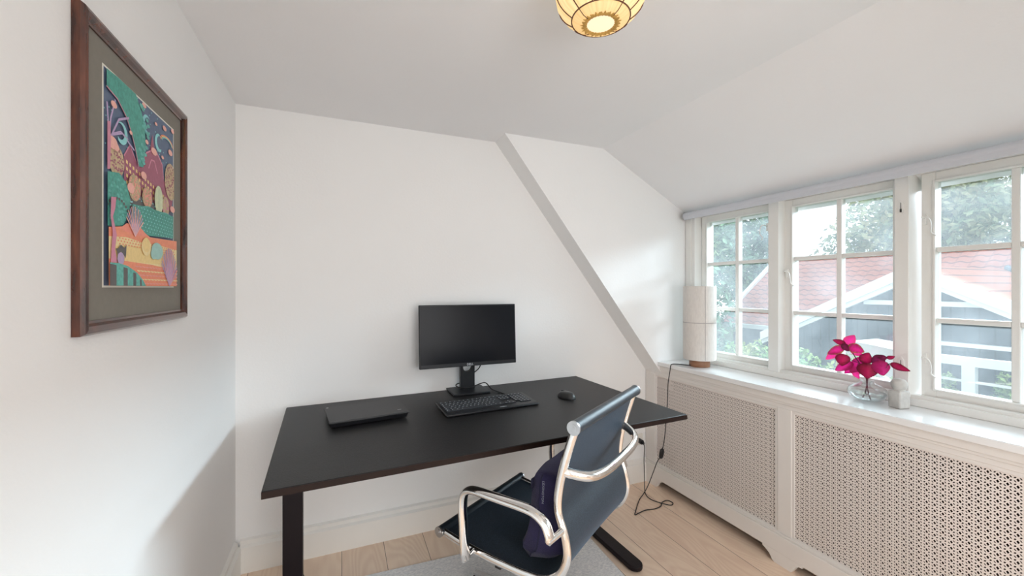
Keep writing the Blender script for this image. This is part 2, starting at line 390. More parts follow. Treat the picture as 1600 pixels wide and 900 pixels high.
# ------------------------------------------------------------------ room shell
XL, D, ZC = -.455, 2.235, 2.175
CH = 2.083          # the dormer's far cheek
CN = -.22           # its near cheek
YR = -1.6
def slope_x(z): return .83+(ZC-z)/1.28
struct('floor', B(XL-.1, 2.4, YR-.1, D+.1, -.12, 0), FLOORM)
struct('wall_left', B(XL-.12, XL, YR-.1, D+.12, -.1, ZC+.2), WALL)
struct('wall_back', B(XL, 2.3, D, D+.12, -.1, ZC+.2), WALL)
b = BM(); box(b, XL, 2.3, YR-.12, YR, -.1, .6); box(b, XL, 2.3, YR-.12, YR, 2.1, ZC+.2); box(b, XL, 0, YR-.12, YR, .6, 2.1); box(b, 1.5, 2.3, YR-.12, YR, .6, 2.1)
struct('wall_rear', b, WALL)  # unseen wall; its opening is made up to hold the rear fill light
b = BM(); box(b, XL, .84, YR, D, ZC, ZC+.12); box(b, .84, 1.48, CN, CH, ZC, ZC+.12)
struct('ceiling', b, CEIL)
# sloping roof underside either side of the dormer, and the dormer's own falling ceiling
sl = [(.83, ZC), (slope_x(.5), .5), (slope_x(.5)+.04, .5), (.87, ZC)]
struct('ceiling_slope', PR(sl, 'y', CH, D+.1), WALL)
struct('ceiling_slope', PR(sl, 'y', YR, CN), WALL)
struct('ceiling_dormer', PR([(1.48, ZC), (2.15, 1.82), (2.30, 1.74), (2.36, 1.80), (2.36, 1.95), (1.48, ZC+.13)], 'y', CN-.1, CH+.1), CEIL)
ck = [(.87, ZC), (1.48, ZC), (2.15, 1.82), (2.33, 1.73), (2.33, .76), (slope_x(.76)+.04, .76)]
struct('wall_cheek', PR(ck, 'y', CH, CH+.12), WALL)
struct('wall_cheek', PR(ck, 'y', CN-.12, CN), WALL)
# knee wall behind the radiator cover
struct('wall_right', B(2.15, 2.33, YR, D, -.1, .812), WALL)

# baseboards
def board_profile(d): return [(0, 0), (d, 0), (d, .118), (d*.55, .128), (d*.5, .145), (0, .152)]
pr = board_profile(.026)
struct('baseboard_back', PR([(D-a, z) for a, z in pr], 'x', XL+.02, 1.945), TRIM)
struct('baseboard_left', PR([(XL+a, z) for a, z in pr], 'y', YR, D-.02), TRIM)

# ------------------------------------------------------------------ windows
ZB, ZT = .87, 1.79
b = BM()
box(b, 2.15, 2.32, CN, CH, .839, ZB); box(b, 2.165, 2.20, CN+.02, CH-.06, .839, .882)
box(b, 2.15, 2.32, CN, CH, ZT, 1.83)
for a0, a1 in ((2.01, CH), (1.452, 1.509), (.911, .959), (.355, .405), (CN, CN+.07)): box(b, 2.15, 2.32, a0, a1, ZB, ZT)
struct('trim_window_frame', b, WINP, bevel=.003)
b = BM(); box(b, 2.142, 2.152, 2.035, CH-.004, .842, 1.80)
struct('trim_window_side', b, WINP, bevel=.002)

def hook(o, y, z, flip=1):
    """a bent wire casement hook on its small plate"""
    b = BM(); box(b, 2.143, 2.151, y-.006, y+.006, z-.018, z+.018)
    cyl(b, (2.15, y, z), (2.125, y, z), .0035, 10)
    h = obj('hook_plate', b, WINP, o)
    pts = [(2.127, y, z+.004), (2.122, y-.012*flip, z+.006), (2.124, y-.028*flip, z-.004), (2.126, y-.036*flip, z-.03), (2.13, y-.03*flip, z-.05), (2.133, y-.045*flip, z-.058)]
    obj('hook', T(smooth_path(pts, 5), .0028, seg=8), WINP, o, smooth=True)

def casement(n, y0, y1, inner_y0=None):
    """sash with two by three panes; y0 < y1 are its outer edges"""
    fr = BM(); xs0, xs1 = 2.205, 2.25
    ym = (y0+y1)/2
    st = .044
    box(fr, xs0, xs1, y0, y0+st, ZB+.002, ZT-.002); box(fr, xs0, xs1, y1-st, y1, ZB+.002, ZT-.002)
    box(fr, xs0, xs1, y0+st, y1-st, ZB+.002, .913); box(fr, xs0, xs1, y0+st, y1-st, 1.748, ZT-.002)
    # a thin raised bead round the glass
    for (a0, a1, c0, c1) in ((y0+st-.008, y0+st, .905, 1.756), (y1-st, y1-st+.008, .905, 1.756), (y0+st, y1-st, .905, .913), (y0+st, y1-st, 1.748, 1.756)):
        box(fr, xs0-.006, xs0+.002, a0, a1, c0, c1)
    o = struct('window_%d' % n, fr, WINP, bevel=.002)
    mb = BM(); box(mb, xs0+.006, xs1-.004, ym-.011, ym+.011, .913, 1.748)
    for z in (1.189, 1.475):
        box(mb, xs0+.006, xs1-.004, y0+st, ym-.011, z-.010, z+.010); box(mb, xs0+.006, xs1-.004, ym+.011, y1-st, z-.010, z+.010)
    m_ = obj('glazing_bars', mb, WINP, o, bevel=.003); 
    zs = [(.913, 1.179), (1.199, 1.465), (1.485, 1.748)]
    for (a0, a1) in ((y0+st, ym-.011), (ym+.011, y1-st)):
        for (c0, c1) in zs:
            g = obj('glass_pane', B(2.226, 2.2265, a0, a1, c0, c1), GLASS, o)
    return o
w1 = casement(1, 1.492, 2.002)
w2 = casement(2, .942, 1.455)
w3 = casement(3, .388, .894)
w4 = casement(4, -.165, .372)
def small_hook(parent, y, z, d=1):
    b = BM(); box(b, 2.196, 2.205, y-.007, y+.007, z-.022, z+.022)
    obj('hook_plate', b, WINP, parent, bevel=.001)
    p = [(2.2, y, z+.005), (2.178, y, z+.008), (2.17, y-.012*d, z+.012), (2.174, y-.026*d, z-.006), (2.176, y-.030*d, z-.035), (2.19, y-.024*d, z-.055), (2.196, y-.036*d, z-.07)]
    obj('casement_hook', T(smooth_path(p, 5), .0024, seg=8), WINP, parent, smooth=True)
small_hook(w2, 1.437, 1.40)
small_hook(w1, 1.545, 1.66, -1)
small_hook(w3, .882, 1.60); small_hook(w3, .882, 1.03)
# keyhole escutcheons on the middle post
for z in (1.655, 1.0):
    b = BM(); prism(b, [(.935+.011*math.cos(a)*(1 if abs(math.sin(a)) < .7 else .9), z+.032*math.sin(a)) for a in [k*PI/8 for k in range(16)]], 'x', 2.1465, 2.1515)
    e = obj('latch_plate', b, WINP, None); e['kind'] = 'structure'; e.name = 'trim_latch_plate'
    kb = BM(); box(kb, 2.1445, 2.147, .932, .938, z-.020, z-.006); box(kb, 2.1452, 2.147, .9342, .9358, z-.006, z+.02)
    obj('keyhole', kb, KEYH, e)

# sill board
b = BM(); box(b, 1.905, 2.16, CN, CH, .812, .839); box(b, 1.905, 1.952, CH, D-.003, .812, .839); box(b, 1.905, 1.952, -.56, CN, .812, .839)
struct('trim_window_sill', b, SILLM, bevel=.004)

# ------------------------------------------------------------------ radiator cover
rc = thing('radiator_cover', 'long white perforated radiator cover under the windows', 'radiator cover', (1.935, 1.0, 0))
def rcp(bm_, name, m, **k):
    for v in bm_.verts: v.co -= Vector((1.935, 1.0, 0))
    return obj(name, bm_, m, rc, **k)
XF = 1.935; YE = -.56; YS = D-.004
b = BM(); box(b, XF, XF+.022, YE, YS, .747, .811); box(b, XF-.012, XF, YE, YS, .780, .811); box(b, XF-.006, XF, YE, YS, .768, .780)
rcp(b, 'top_rail', COVER, bevel=.002)
b = BM(); box(b, XF, XF+.022, YE, YS, .057, .150); box(b, XF-.014, XF, YE, YS, .057, .140); box(b, XF-.008, XF, YE, YS, .140, .150)
rcp(b, 'bottom_rail', COVER, bevel=.003)
stiles = [(2.142, YS), (1.246, 1.312), (.35, .416), (YE, -.48)]
for a0, a1 in stiles:
    rcp(B(XF, XF+.022, a0, a1, .150, .747), 'stile', COVER, bevel=.002)
for (a0, a1) in ((1.312, 2.142), (.416, 1.246), (-.48, .35)):
    rcp(B(XF+.010, XF+.012, a0, a1, .150, .747), 'grille_panel', GRILLE)
    b = BM()
    for (p0, p1, q0, q1) in ((a0, a0+.012, .15, .747), (a1-.012, a1, .15, .747), (a0+.012, a1-.012, .15, .158), (a0+.012, a1-.012, .735, .747)): box(b, XF+.003, XF+.010, p0, p1, q0, q1)
    rcp(b, 'panel_bead', COVER)
def foot(y0, y1, left=True, right=True):
    """bracket foot with an ogee flank on either side (y runs away from the camera)"""
    p = []
    p += [(y0, .0), (y1, .0)]
    if left: p += [(y1+.010, .006), (y1+.026, .03), (y1+.048, .044), (y1+.06, .05), (y1+.06, .06)]
    else: p += [(y1, .06)]
    if right: p += [(y0-.05, .06), (y0-.05, .048), (y0-.035, .046), (y0-.022, .036), (y0-.012, .018)]
    else: p += [(y0, .06)]
    return p
rcp(PR(foot(2.12, YS, False, True), 'x', XF-.013, XF+.012), 'bracket_foot', COVER)
rcp(PR(foot(1.24, 1.318), 'x', XF-.013, XF+.012), 'bracket_foot', COVER)
rcp(PR(foot(.345, .42), 'x', XF-.013, XF+.012), 'bracket_foot', COVER)
rcp(B(XF+.1, XF+.105, YE, YS, .06, .8), 'inner_shade_sheet', DARKIN)  # added dark sheet, paints the shade seen through the grille holes

# ------------------------------------------------------------------ roller blind
rb = thing('roller_blind', 'white rolled-up roller blind above the windows', 'blind', (2.105, .9, 1.795))
def at0(bm_, c):
    for v in bm_.verts: v.co -= Vector(c)
    return bm_
cB = (2.105, .9, 1.795)
obj('rolled_fabric', at0(T([(2.105, -.18, 1.795), (2.105, 2.045, 1.795)], .023, seg=28), cB), BLINDM, rb, smooth=True)
b = BM(); box(b, 2.083, 2.0865, -.17, 2.035, 1.768, 1.79); 
obj('hem_bar', at0(b, cB), BLINDM, rb, bevel=.001)
b = BM(); cyl(b, (2.105, 2.045, 1.795), (2.105, 2.052, 1.795), .025, 24); box(b, 2.098, 2.142, 2.052, 2.056, 1.778, 1.822)
obj('end_bracket', at0(b, cB), ALU, rb)
b = BM(); cyl(b, (2.105, -.187, 1.795), (2.105, -.18, 1.795), .025, 24); box(b, 2.098, 2.142, -.191, -.187, 1.778, 1.822)
obj('end_bracket', at0(b, cB), ALU, rb)

# ------------------------------------------------------------------ desk
DR = math.radians(2.3)
DX, DY = .586, 1.763
DW, DD = 1.615, .87
desk = thing('desk', 'black rectangular standing desk against the back wall', 'desk', (DX, DY, 0), DR)
obj('desktop', B(-DW/2, DW/2, -DD/2, DD/2, .738, .760), DESKTOP, desk, bevel=.0015)
b = BM(); box(b, -DW/2-.0008, DW/2+.0008, -DD/2-.0012, -DD/2+.0004, .7385, .7575); box(b, -DW/2-.0012, -DW/2+.0004, -DD/2, DD/2, .7385, .7575); box(b, DW/2-.0004, DW/2+.0012, -DD/2, DD/2, .7385, .7575)
obj('edge_band', b, DESKEDGE, desk)
b = BM()
for sx in (-.765, .675):
    box(b, sx-.03, sx+.03, -.36, .36, .715, .7375)
box(b, -.735, .645, .14, .20, .69, .7375); 
obj('support_frame', b, BLKMET, desk, bevel=.002)
LX = (-.765, .675)
for sx in LX:
    b = BM(); box(b, sx-.036, sx+.036, .125, .215, .03, .715)
    c = obj('lifting_column', b, BLKMET, desk, bevel=.004)
    b = BM()
    p = []
    for k in range(9): a = PI*k/8; p.append((sx+.036*math.cos(a), .31+.036*math.sin(a)))
    for k in range(9): a = PI+PI*k/8; p.append((sx+.036*math.cos(a), -.25+.036*math.sin(a)))
    prism(b, p, 'z', .006, .03)
    obj('foot', b, BLKMET, desk, bevel=.005)

# ------------------------------------------------------------------ monitor
mo = thing('monitor', 'black monitor on its stand at the back of the desk', 'monitor', (.636, 2.14, .760))
tl = Matrix.Rotation(math.radians(-3), 4, 'X')
MT = Matrix.Translation((0, -.02, .305)) @ tl
sc_ = BM(); box(sc_, -.269, .269, -.012, .012, -.165, .165, MT); 
hs = obj('housing', sc_, BEZEL, mo, bevel=.003)
bk = BM(); box(bk, -.17, .17, .012, .034, -.11, .11, MT); obj('rear_cover', bk, BLKPL, mo, bevel=.012)
obj('screen', B(-.263, .263, -.0128, -.0118, -.145, .159, MT), SCREEN, mo)
text_mesh('logo', 'DELL', .016, MT @ Matrix.Translation((0, -.0124, -.155)) @ Matrix.Rotation(PI/2, 4, 'X'), LOGO, mo)
# stand: upright with a round cable hole, and a flat base
def upright():
    b = BM(); X, z0, z1 = .040, .006, .33; r = .026; hz = .128
    n = 24
    for (ya, flip) in ((.008, False), (.030, True)):
        pass
    outer = [(-X, z0), (X, z0), (X, hz), (X, z1), (-X, z1), (-X, hz)]
    vsets = []
    for y in (.006, .034):
        circ = [b.verts.new((r*math.cos(2*PI*k/n), y+(.004 if y < .02 else 0)*0, hz+r*math.sin(2*PI*k/n))) for k in range(n)]
        out = []
        for k in range(n):
            a = 2*PI*k/n; c, s = math.cos(a), math.sin(a); m = max(abs(c), abs(s)); out.append(b.verts.new((X*c/m, y, hz+X*s/m)))
        low = [b.verts.new((-X, y, z0)), b.verts.new((X, y, z0))]; top = [b.verts.new((X, y, z1)), b.verts.new((-X, y, z1))]
        vsets.append((circ, out, low, top))
        for k in range(n):
            f = (circ[k], circ[(k+1) % n], out[(k+1) % n], out[k]); b.faces.new(f if y > .02 else f[::-1])
        i3, i15 = n*5//8, n*7//8
        seq = [out[k] for k in range(i3, i15+1)]
        f = seq+[low[1], low[0]]; b.faces.new(f)
        seq = [out[k] for k in range(n//8, n*3//8+1)]
        b.faces.new(seq+[top[1], top[0]])
    A, Bq = vsets
    for k in range(n): b.faces.new((A[0][k], A[0][(k+1) % n], Bq[0][(k+1) % n], Bq[0][k]))
    b2 = [(A[1], Bq[1])]
    for k in list(range(n*3//8, n*5//8))+[k % n for k in range(n*7//8, n*9//8)]: b.faces.new((A[1][k], A[1][(k+1) % n], Bq[1][(k+1) % n], Bq[1][k]))
    n8 = n//8
    b.faces.new((A[2][0], A[1][5*n8], Bq[1][5*n8], Bq[2][0])); b.faces.new((A[2][1], A[1][7*n8], Bq[1][7*n8], Bq[2][1]))
    b.faces.new((A[3][0], A[1][n8], Bq[1][n8], Bq[3][0])); b.faces.new((A[3][1], A[1][3*n8], Bq[1][3*n8], Bq[3][1]))
    b.faces.new((A[2][0], A[2][1], Bq[2][1], Bq[2][0])); b.faces.new((A[3][0], A[3][1], Bq[3][1], Bq[3][0]))
    return b
obj('stand_column', upright(), BEZEL, mo)
b = BM(); box(b, -.105, .095, -.098, .068, 0, .010); obj('stand_base', b, BEZEL, mo, bevel=.003)
# cable behind / round the monitor stand
mc = obj('monitor_cable', T(smooth_path([(.715, 2.15, .915), (.712, 2.18, .87), (.665, 2.19, .83), (.63, 2.19, .80), (.585, 2.185, .790), (.575, 2.15, .786), (.60, 2.125, .782), (.65, 2.120, .782), (.70, 2.125, .795), (.735, 2.13, .795), (.755, 2.09, .768), (.775, 2.03, .764), (.79, 1.955, .765)], 6), .003, seg=8), CORD, None, smooth=True)
tag(mc, 'thin black cable looping round the monitor stand to the keyboard', 'cable')

# ------------------------------------------------------------------ keyboard
kbr = math.radians(3.2)
kb = thing('keyboard', 'flat black full-size keyboard with white key legends', 'keyboard', (.638, 1.822, .760), kbr)
KW, KD = .455, .185
tk = Matrix.Rotation(math.radians(2.6), 4, 'X')
TK = Matrix.Translation((0, 0, .010)) @ tk
obj('case', B(-KW/2, KW/2, -KD/2, KD/2, -.004, .006, TK), BLKPL, kb, bevel=.003)
obj('wrist_edge', B(-KW/2+.004, KW/2-.004, -KD/2+.001, -KD/2+.020, .006, .0075, TK), BEZEL, kb)
U = .0187
keys = []
for rI in range(6):
    yy = .066-rI*.0205-(0 if rI == 0 else .004)
    rows = {0: [1]+[1]*12, 1: [1]*13+[2], 2: [1.5]+[1]*12+[1.5], 3: [1.75]+[1]*11+[2.25], 4: [1.25]+[1]*11+[2.75], 5: [1.25, 1.25, 1.25, 6.25, 1.25, 1.25, 1.25, 1.25]}[rI]
    x = -KW/2+.012
    for wdt in rows:
        keys.append((x, yy, wdt*U)); x += wdt*U+(.0035 if rI == 0 else 0)
    xb = -KW/2+.012+15*U+.006
    for j in range(3):
        if rI in (0, 1, 2, 5) or (rI == 4 and j == 1): keys.append((xb+j*U, yy, U))
    xn = xb+3*U+.006
    for j in range(4):
        if not (rI == 5 and j == 0): keys.append((xn+j*U, yy, U))
kn = 0
for (x, y, wd) in keys:
    if x+wd > KW/2-.004: wd = KW/2-.005-x
    kk = BM(); vs = box(kk, x+.001, x+wd-.001, y-.0085, y+.0085, .006, .0098, TK); box(kk, x+.005, x+.0095, y+.0, y+.0045, .0098, .0100, TK, 1)
    if kn < 100:
        k_ = obj('key', kk, [KEYM, LEGEND], kb)
    else:
        if kn == 100: rest = BM()
        kk.free(); box(rest, x+.001, x+wd-.001, y-.0085, y+.0085, .006, .0098, TK); box(rest, x+.005, x+.0095, y+.0, y+.0045, .0098, .0100, TK, 1)
    kn += 1
if kn > 100:
    r_ = obj('keys', rest, [KEYM, LEGEND], kb); r_['kind'] = 'stuff'
text_mesh('logo', 'CHERRY', .0095, TK @ Matrix.Translation((.045, -KD/2+.011, .0078)), LEGEND, kb)

# ------------------------------------------------------------------ mouse
ms = thing('computer_mouse', 'small black wireless mouse on the right of the desk', 'mouse', (1.058, 1.806, .760), math.radians(20))
def mouse_mesh():
    b = BM(); rings = []
    for i in range(9):
        t = i/8; z = .0315*math.sin(t*PI/2)
        s = max(.02, math.cos(t*PI/2)**.62)
        ring = []
        for j in range(24):
            a = 2*PI*j/24; c, sn = math.cos(a), math.sin(a)
            r = (abs(c)**2.6+abs(sn)**2.6)**(-1/2.6)
            wv = .031*(1-.10*math.cos(2*a)*0)
            ring.append(b.verts.new((r*c*wv*s*(1-.08*abs(sn)), r*sn*.052*s-.006*(1-s), z*(1-.12*sn*0)+.001)))
        rings.append(ring)
    for i in range(8):
        for j in range(24): b.faces.new((rings[i][j], rings[i][(j+1) % 24], rings[i+1][(j+1) % 24], rings[i+1][j]))
    b.faces.new(rings[0][::-1]); b.faces.new(rings[-1])
    return b
obj('shell', mouse_mesh(), mat('mouse_plastic', (.03, .032, .034), .3, noise_amt=.1), ms, smooth=True)
obj('scroll_wheel', T([(-.004, .024, .0265), (.004, .024, .0265)], .008, seg=16), BLKPL, ms)

# ------------------------------------------------------------------ laptop (closed, its front edge raised)
lp = thing('laptop', 'closed black laptop lying on the left of the desk', 'laptop', (.098, 1.885, .760), math.radians(6.6))
obj('lid', B(-.158, .158, -.118, .118, .0240, .030), mat('laptop_lid', (.03, .029, .03), .5, noise_amt=.1, bump=.1, bump_scale=500), lp, bevel=.0008)
b = BM(); vs = box(b, -.156, .156, -.115, .116, .004, .0238)
for v in vs:
    if v.co.z < .01: v.co.x *= .955; v.co.y = v.co.y*.93
obj('base_case', b, BLKPL, lp, bevel=.002)
b = BM(); box(b, -.15, -.142, .098, .106, .030, .0304); obj('lid_dot', b, ALU, lp)
b = BM(); box(b, .118, .134, -.075, -.071, .030, .0303, None); obj('lid_mark', b, ALU, lp)
for q in ((-.13, -.10, -.09, -.07), (.10, .13, -.09, -.07), (-.12, .12, .08, .09)): obj('rubber_foot', B(*q, 0, .004), BLKPL, lp)

# ------------------------------------------------------------------ office chair
CY = .557; CW = .253
ch = thing('office_chair', 'black net office chair with polished aluminium frame', 'chair', (.683, 1.414, 0), CY)
# local axes: x = across (right of the sitter looking to the desk), y = forward
prof = [(.236, .425), (.12, .413), (0, .409), (-.12, .412), (-.20, .426), (-.252, .462), (-.276, .52), (-.268, .585), (-.246, .65), (-.25, .72), (-.266, .79), (-.287, .86), (-.304, .912)]
sp = smooth_path([(0, u, z) for u, z in prof], 5)
for s in (-1, 1):
    b = BM(); tube(b, [Vector((s*CW, p.y, p.z)) for p in sp], .0085, ry=.016, seg=14, up=None)
    # elliptical: wide in the side view
    b.free(); b = BM()
    n = len(sp); rings = []
    for i, p in enumerate(sp):
        t = (sp[min(i+1, n-1)]-sp[max(i-1, 0)]).normalized(); nrm = Vector((0, -t.z, t.y))
        rings.append([b.verts.new(Vector((s*CW, p.y, p.z))+nrm*(.0135*math.cos(2*PI*j/16))+Vector((1, 0, 0))*(.009*math.sin(2*PI*j/16))) for j in range(16)])
    for i in range(n-1):
        for j in range(16): b.faces.new((rings[i][j], rings[i][(j+1) % 16], rings[i+1][(j+1) % 16], rings[i+1][j]))
    b.faces.new(rings[0]); b.faces.new(rings[-1])
    obj('side_rail', b, CHROME, ch, smooth=True)
def sheet(i0, i1):
    b = BM(); rows = []
    for i in range(i0, i1+1):
        p = sp[i]; t = (sp[min(i+1, len(sp)-1)]-sp[max(i-1, 0)]).normalized(); nrm = Vector((0, -t.z, t.y))
        row = []
        for k in (1, -1):
            row.append([b.verts.new(Vector((x*(CW-.006)/6, p.y, p.z))+nrm*(.0025*k)-nrm*(.004*(1-(x/6)**2))) for x in range(-6, 7)])
        rows.append(row)
    for i in range(len(rows)-1):
        for k in (0, 1):
            for j in range(12): b.faces.new((rows[i][k][j], rows[i][k][j+1], rows[i+1][k][j+1], rows[i+1][k][j]))
        for j in (0, 12): b.faces.new((rows[i][0][j], rows[i][1][j], rows[i+1][1][j], rows[i+1][0][j]))
    for r_ in (rows[0], rows[-1]):
        for j in range(12): b.faces.new((r_[0][j], r_[0][j+1], r_[1][j+1], r_[1][j]))
    return b
obj('seat_net', sheet(0, 24), NET, ch, smooth=True)
obj('back_net', sheet(24, len(sp)-1), NET, ch, smooth=True)
def bar(y, z, r, nm, m):
    o = obj(nm, T([(-CW-.012, y, z), (CW+.012, y, z)], r, seg=28), m, ch, smooth=True)
    for s in (-1, 1):
        b = BM()
        for (q0, q1, rr) in ((0, .006, r+.0015), (.006, .0075, r*.62), (.0075, .0085, r*.28)):
            cyl(b, (s*(CW+.012+q0), y, z), (s*(CW+.012+q1), y, z), rr, 24)
        obj('end_cap', b, ALU, o, smooth=True)
    return o
SLEEVE = mat('bar_sleeve', (.022, .032, .043), .38, noise_amt=.3, noise_scale=200, bump=.2, bump_scale=500)
bar(.240, .427, .0175, 'front_roll', SLEEVE); bar(-.306, .915, .0195, 'top_roll', SLEEVE)
# handle bow behind the back
hp = [(-CW, -.268, .790), (-CW+.02, -.30, .785), (-.18, -.335, .775), (-.09, -.352, .77), (.09, -.352, .77), (.18, -.335, .775), (CW-.02, -.30, .785), (CW, -.268, .790)]
hp = [(-CW+.004, -.262, .775), (-CW+.012, -.285, .768), (-CW+.05, -.325, .757), (-.13, -.345, .752), (0, -.349, .75), (.13, -.345, .752), (CW-.05, -.325, .757), (CW-.012, -.285, .768), (CW-.004, -.262, .775)]
obj('back_brace', T(smooth_path(hp, 6), .0125, seg=16, up=(0, 0, 1), ry=.016), CHROME, ch, smooth=True)
for s in (-1, 1):
    b = BM(); cyl(b, (s*(CW-.004), -.262, .80), (s*(CW-.004), -.254, .75), .0075, 14); obj('brace_bolt', b, CHROME, ch, smooth=True)
# arms
for s in (-1, 1):
    X = s*(CW+.048)
    ap = [(X-s*.012, .088, .402), (X, .086, .44), (X, .090, .52), (X, .094, .585), (X, .088, .622), (X, .066, .643), (X, .03, .650), (X, -.06, .652), (X, -.15, .654), (X, -.195, .650), (X, -.228, .632), (X, -.243, .604), (X, -.246, .588)]
    o = obj('armrest', T(smooth_path(ap, 5), .0130, seg=16, up=(1, 0, 0), ry=.0190), CHROME, ch, smooth=True)
    b = BM(); cyl(b, (X+s*.012, -.247, .588), (s*CW, -.262, .600), .011, 18); cyl(b, (X+s*.0121, -.247, .588), (X+s*.016, -.2465, .5878), .006, 14); obj('arm_joint', b, CHROME, o, smooth=True)
    b = BM(); cyl(b, (X+s*.006, .088, .402), (s*(CW-.004), .088, .413), .010, 18); obj('arm_joint', b, CHROME, o, smooth=True)
# under the seat: crossbars, tilt box, column, star base with castors
b = BM()
for y in (.10, -.10): 
    cyl(b, (-CW, y, .400), (CW, y, .400), .010, 14)
obj('seat_crossbar', b, CHROME, ch, smooth=True)
obj('tilt_mechanism', B(-.07, .07, -.13, .12, .345, .392), BLKPL, ch, bevel=.012)
b = BM(); box(b, -.23, -.07, -.012, .012, .365, .378); obj('tilt_lever', b, BLKPL, ch, bevel=.002)
b = BM(); cyl(b, (0, 0, .10), (0, 0, .345), .024, 24); obj('gas_column', b, BLKPL, ch, smooth=True)
b = BM(); cyl(b, (0, 0, .085), (0, 0, .14), .042, 28); obj('base_hub', b, ALU, ch, smooth=True)
for k in range(5):
    a = math.radians(90-7+72*k); d = Vector((math.cos(a), math.sin(a), 0)); n = Vector((-d.y, d.x, 0))
    b = BM(); rings = []
    for t, wd, zt, zb in ((.03, .024, .125, .080), (.12, .021, .112, .078), (.22, .018, .095, .070), (.31, .015, .080, .062), (.335, .013, .076, .064)):
        rings.append([b.verts.new(d*t+n*sx*wd+Vector((0, 0, zz))) for sx, zz in ((-1, zb), (1, zb), (.8, zt), (-.8, zt))])
    for i in range(4):
        for j in range(4): b.faces.new((rings[i][j], rings[i][(j+1) % 4], rings[i+1][(j+1) % 4], rings[i+1][j]))
    b.faces.new(rings[0]); b.faces.new(rings[-1])
    lg_ = obj('base_leg', b, ALU, ch, bevel=.004)
    b = BM(); c0 = d*.318; t2 = (d+n*.5).normalized(); n2 = Vector((-t2.y, t2.x, 0))
    for q in (-.017, .017): cyl(b, c0+n2*(q-.009)+Vector((0, 0, .034)), c0+n2*(q+.009)+Vector((0, 0, .034)), .027, 20)
    cyl(b, c0+Vector((0, 0, .034)), c0+Vector((0, 0, .068)), .007, 10)
    obj('castor', b, BLKPL, lg_, smooth=True)

# pillow on the chair
pw = thing('lumbar_pillow', 'dark navy pillow leaning against the chair back', 'pillow', (.683, 1.414, 0), CY)
def pillow():
    b = BM(); N, K = 24, 20; G = {}
    back_u = lambda z: -.262+.03*math.exp(-((z-.66)/.08)**2)+(.03 if z < .47 else 0)
    for side in (0, 1):
        for i in range(N+1):
            for j in range(K+1):
                u = -1+2*i/N; v = -1+2*j/K
                if side and (i in (0, N) or j in (0, K)): G[(side, i, j)] = G[(0, i, j)]; continue
                eu = (1-abs(u)**9)**.5; ev = (1-abs(v)**9)**.5; e = eu*ev
                x = -.020+u*.205*(1-.04*v*v); z = .588+v*.156*(1-.04*u*u)-.01*v*(1-e)
                yb = back_u(z)+.012; yf = -.104-.016*v+(.044*v*v if v < 0 else 0)
                mid = yb*.45+yf*.55
                y = mid+((yb if side else yf)-mid)*e+.005*noise.noise(Vector((u*3, v*3, side*5)))
                G[(side, i, j)] = b.verts.new((x, y, z))
    for side in (0, 1):
        for i in range(N):
            for j in range(K):
                q = [G[(side, i, j)], G[(side, i+1, j)], G[(side, i+1, j+1)], G[(side, i, j+1)]]
                b.faces.new(q)
    for f in b.faces: pass
    return b, G, K
pb_, G_, K_ = pillow()
loop = [G_[(0, 0, j)].co.copy() for j in range(K_+1)]
po = obj('cover', pb_, NAVY, pw, smooth=True)
obj('side_seam', T(loop, .0022, seg=6), NAVYD, pw)
b = BM(); box(b, -.222, -.196, -.132, -.130, .672, .704); obj('loop_tag', b, NAVYD, pw)
pt_, nr_ = Vector((-.226, -.176, .672)), Vector((-.92, .30, .05)).normalized()
up_ = Vector((0, 0, -1)); up_ = (up_-nr_*up_.dot(nr_)).normalized(); sd_ = nr_.cross(up_)
ML = Matrix.Translation(pt_) @ Matrix((up_, sd_, nr_)).transposed().to_4x4()
lt_ = text_mesh('logo_text', 'LEXINGTON', .0125, ML, mat('tag_thread', (.25, .27, .33), .8), pw, extrude=0)
lt_['label'] = 'pale lettering running down the pillow'
sw_ = lt_.modifiers.new('wrap', 'SHRINKWRAP'); sw_.target = po; sw_.wrap_method = 'NEAREST_SURFACEPOINT'; sw_.wrap_mode = 'ABOVE_SURFACE'; sw_.offset = -.002

# ------------------------------------------------------------------ rug
b = BM(); box(b, -.575, .575, -.85, .85, 0.0008, .0065)
rg = obj('rug', b, RUGM, None, bevel=.003); rg.location = (.60, 1.10, 0); rg.rotation_euler = (0, 0, math.radians(-2.5))
tag(rg, 'light grey flat-woven rug under the office chair', 'rug')

# ------------------------------------------------------------------ framed picture on the left wall
pf = thing('framed_picture', 'mahogany-framed colourful fantasy landscape print on the left wall', 'picture', (XL, 1.2645, 1.539))
fy0, fy1, fz0, fz1 = -.2725, .2725, -.309, .309
def frame_member():
    b = BM(); t = .027
    sec = [(0.0005, 0), (.013, 0), (.019, .004), (.0205, .010), (.018, .017), (.012, .022), (.0115, t), (0.0005, t)]
    cor = [(fy0, fz0, 1, 1), (fy1, fz0, -1, 1), (fy1, fz1, -1, -1), (fy0, fz1, 1, -1)]
    rings = [[b.verts.new((x, cy+sy*w_, cz+sz*w_)) for x, w_ in sec] for cy, cz, sy, sz in cor]
    n = len(sec)
    for i in range(4):
        for j in range(n): b.faces.new((rings[i][j], rings[i][(j+1) % n], rings[(i+1) % 4][(j+1) % n], rings[(i+1) % 4][j]))
    return b
obj('frame', frame_member(), FRAMEM, pf)
MATB = mat('taupe_mount_board', (.23, .215, .185), .85, noise_amt=.06, noise_scale=80)
obj('mount_board', B(.001, .008, fy0+.02, fy1-.02, fz0+.02, fz1-.02), MATB, pf)
ay, az, aw, ah = 1.082-1.2645, 1.325-1.539, .3695, .447
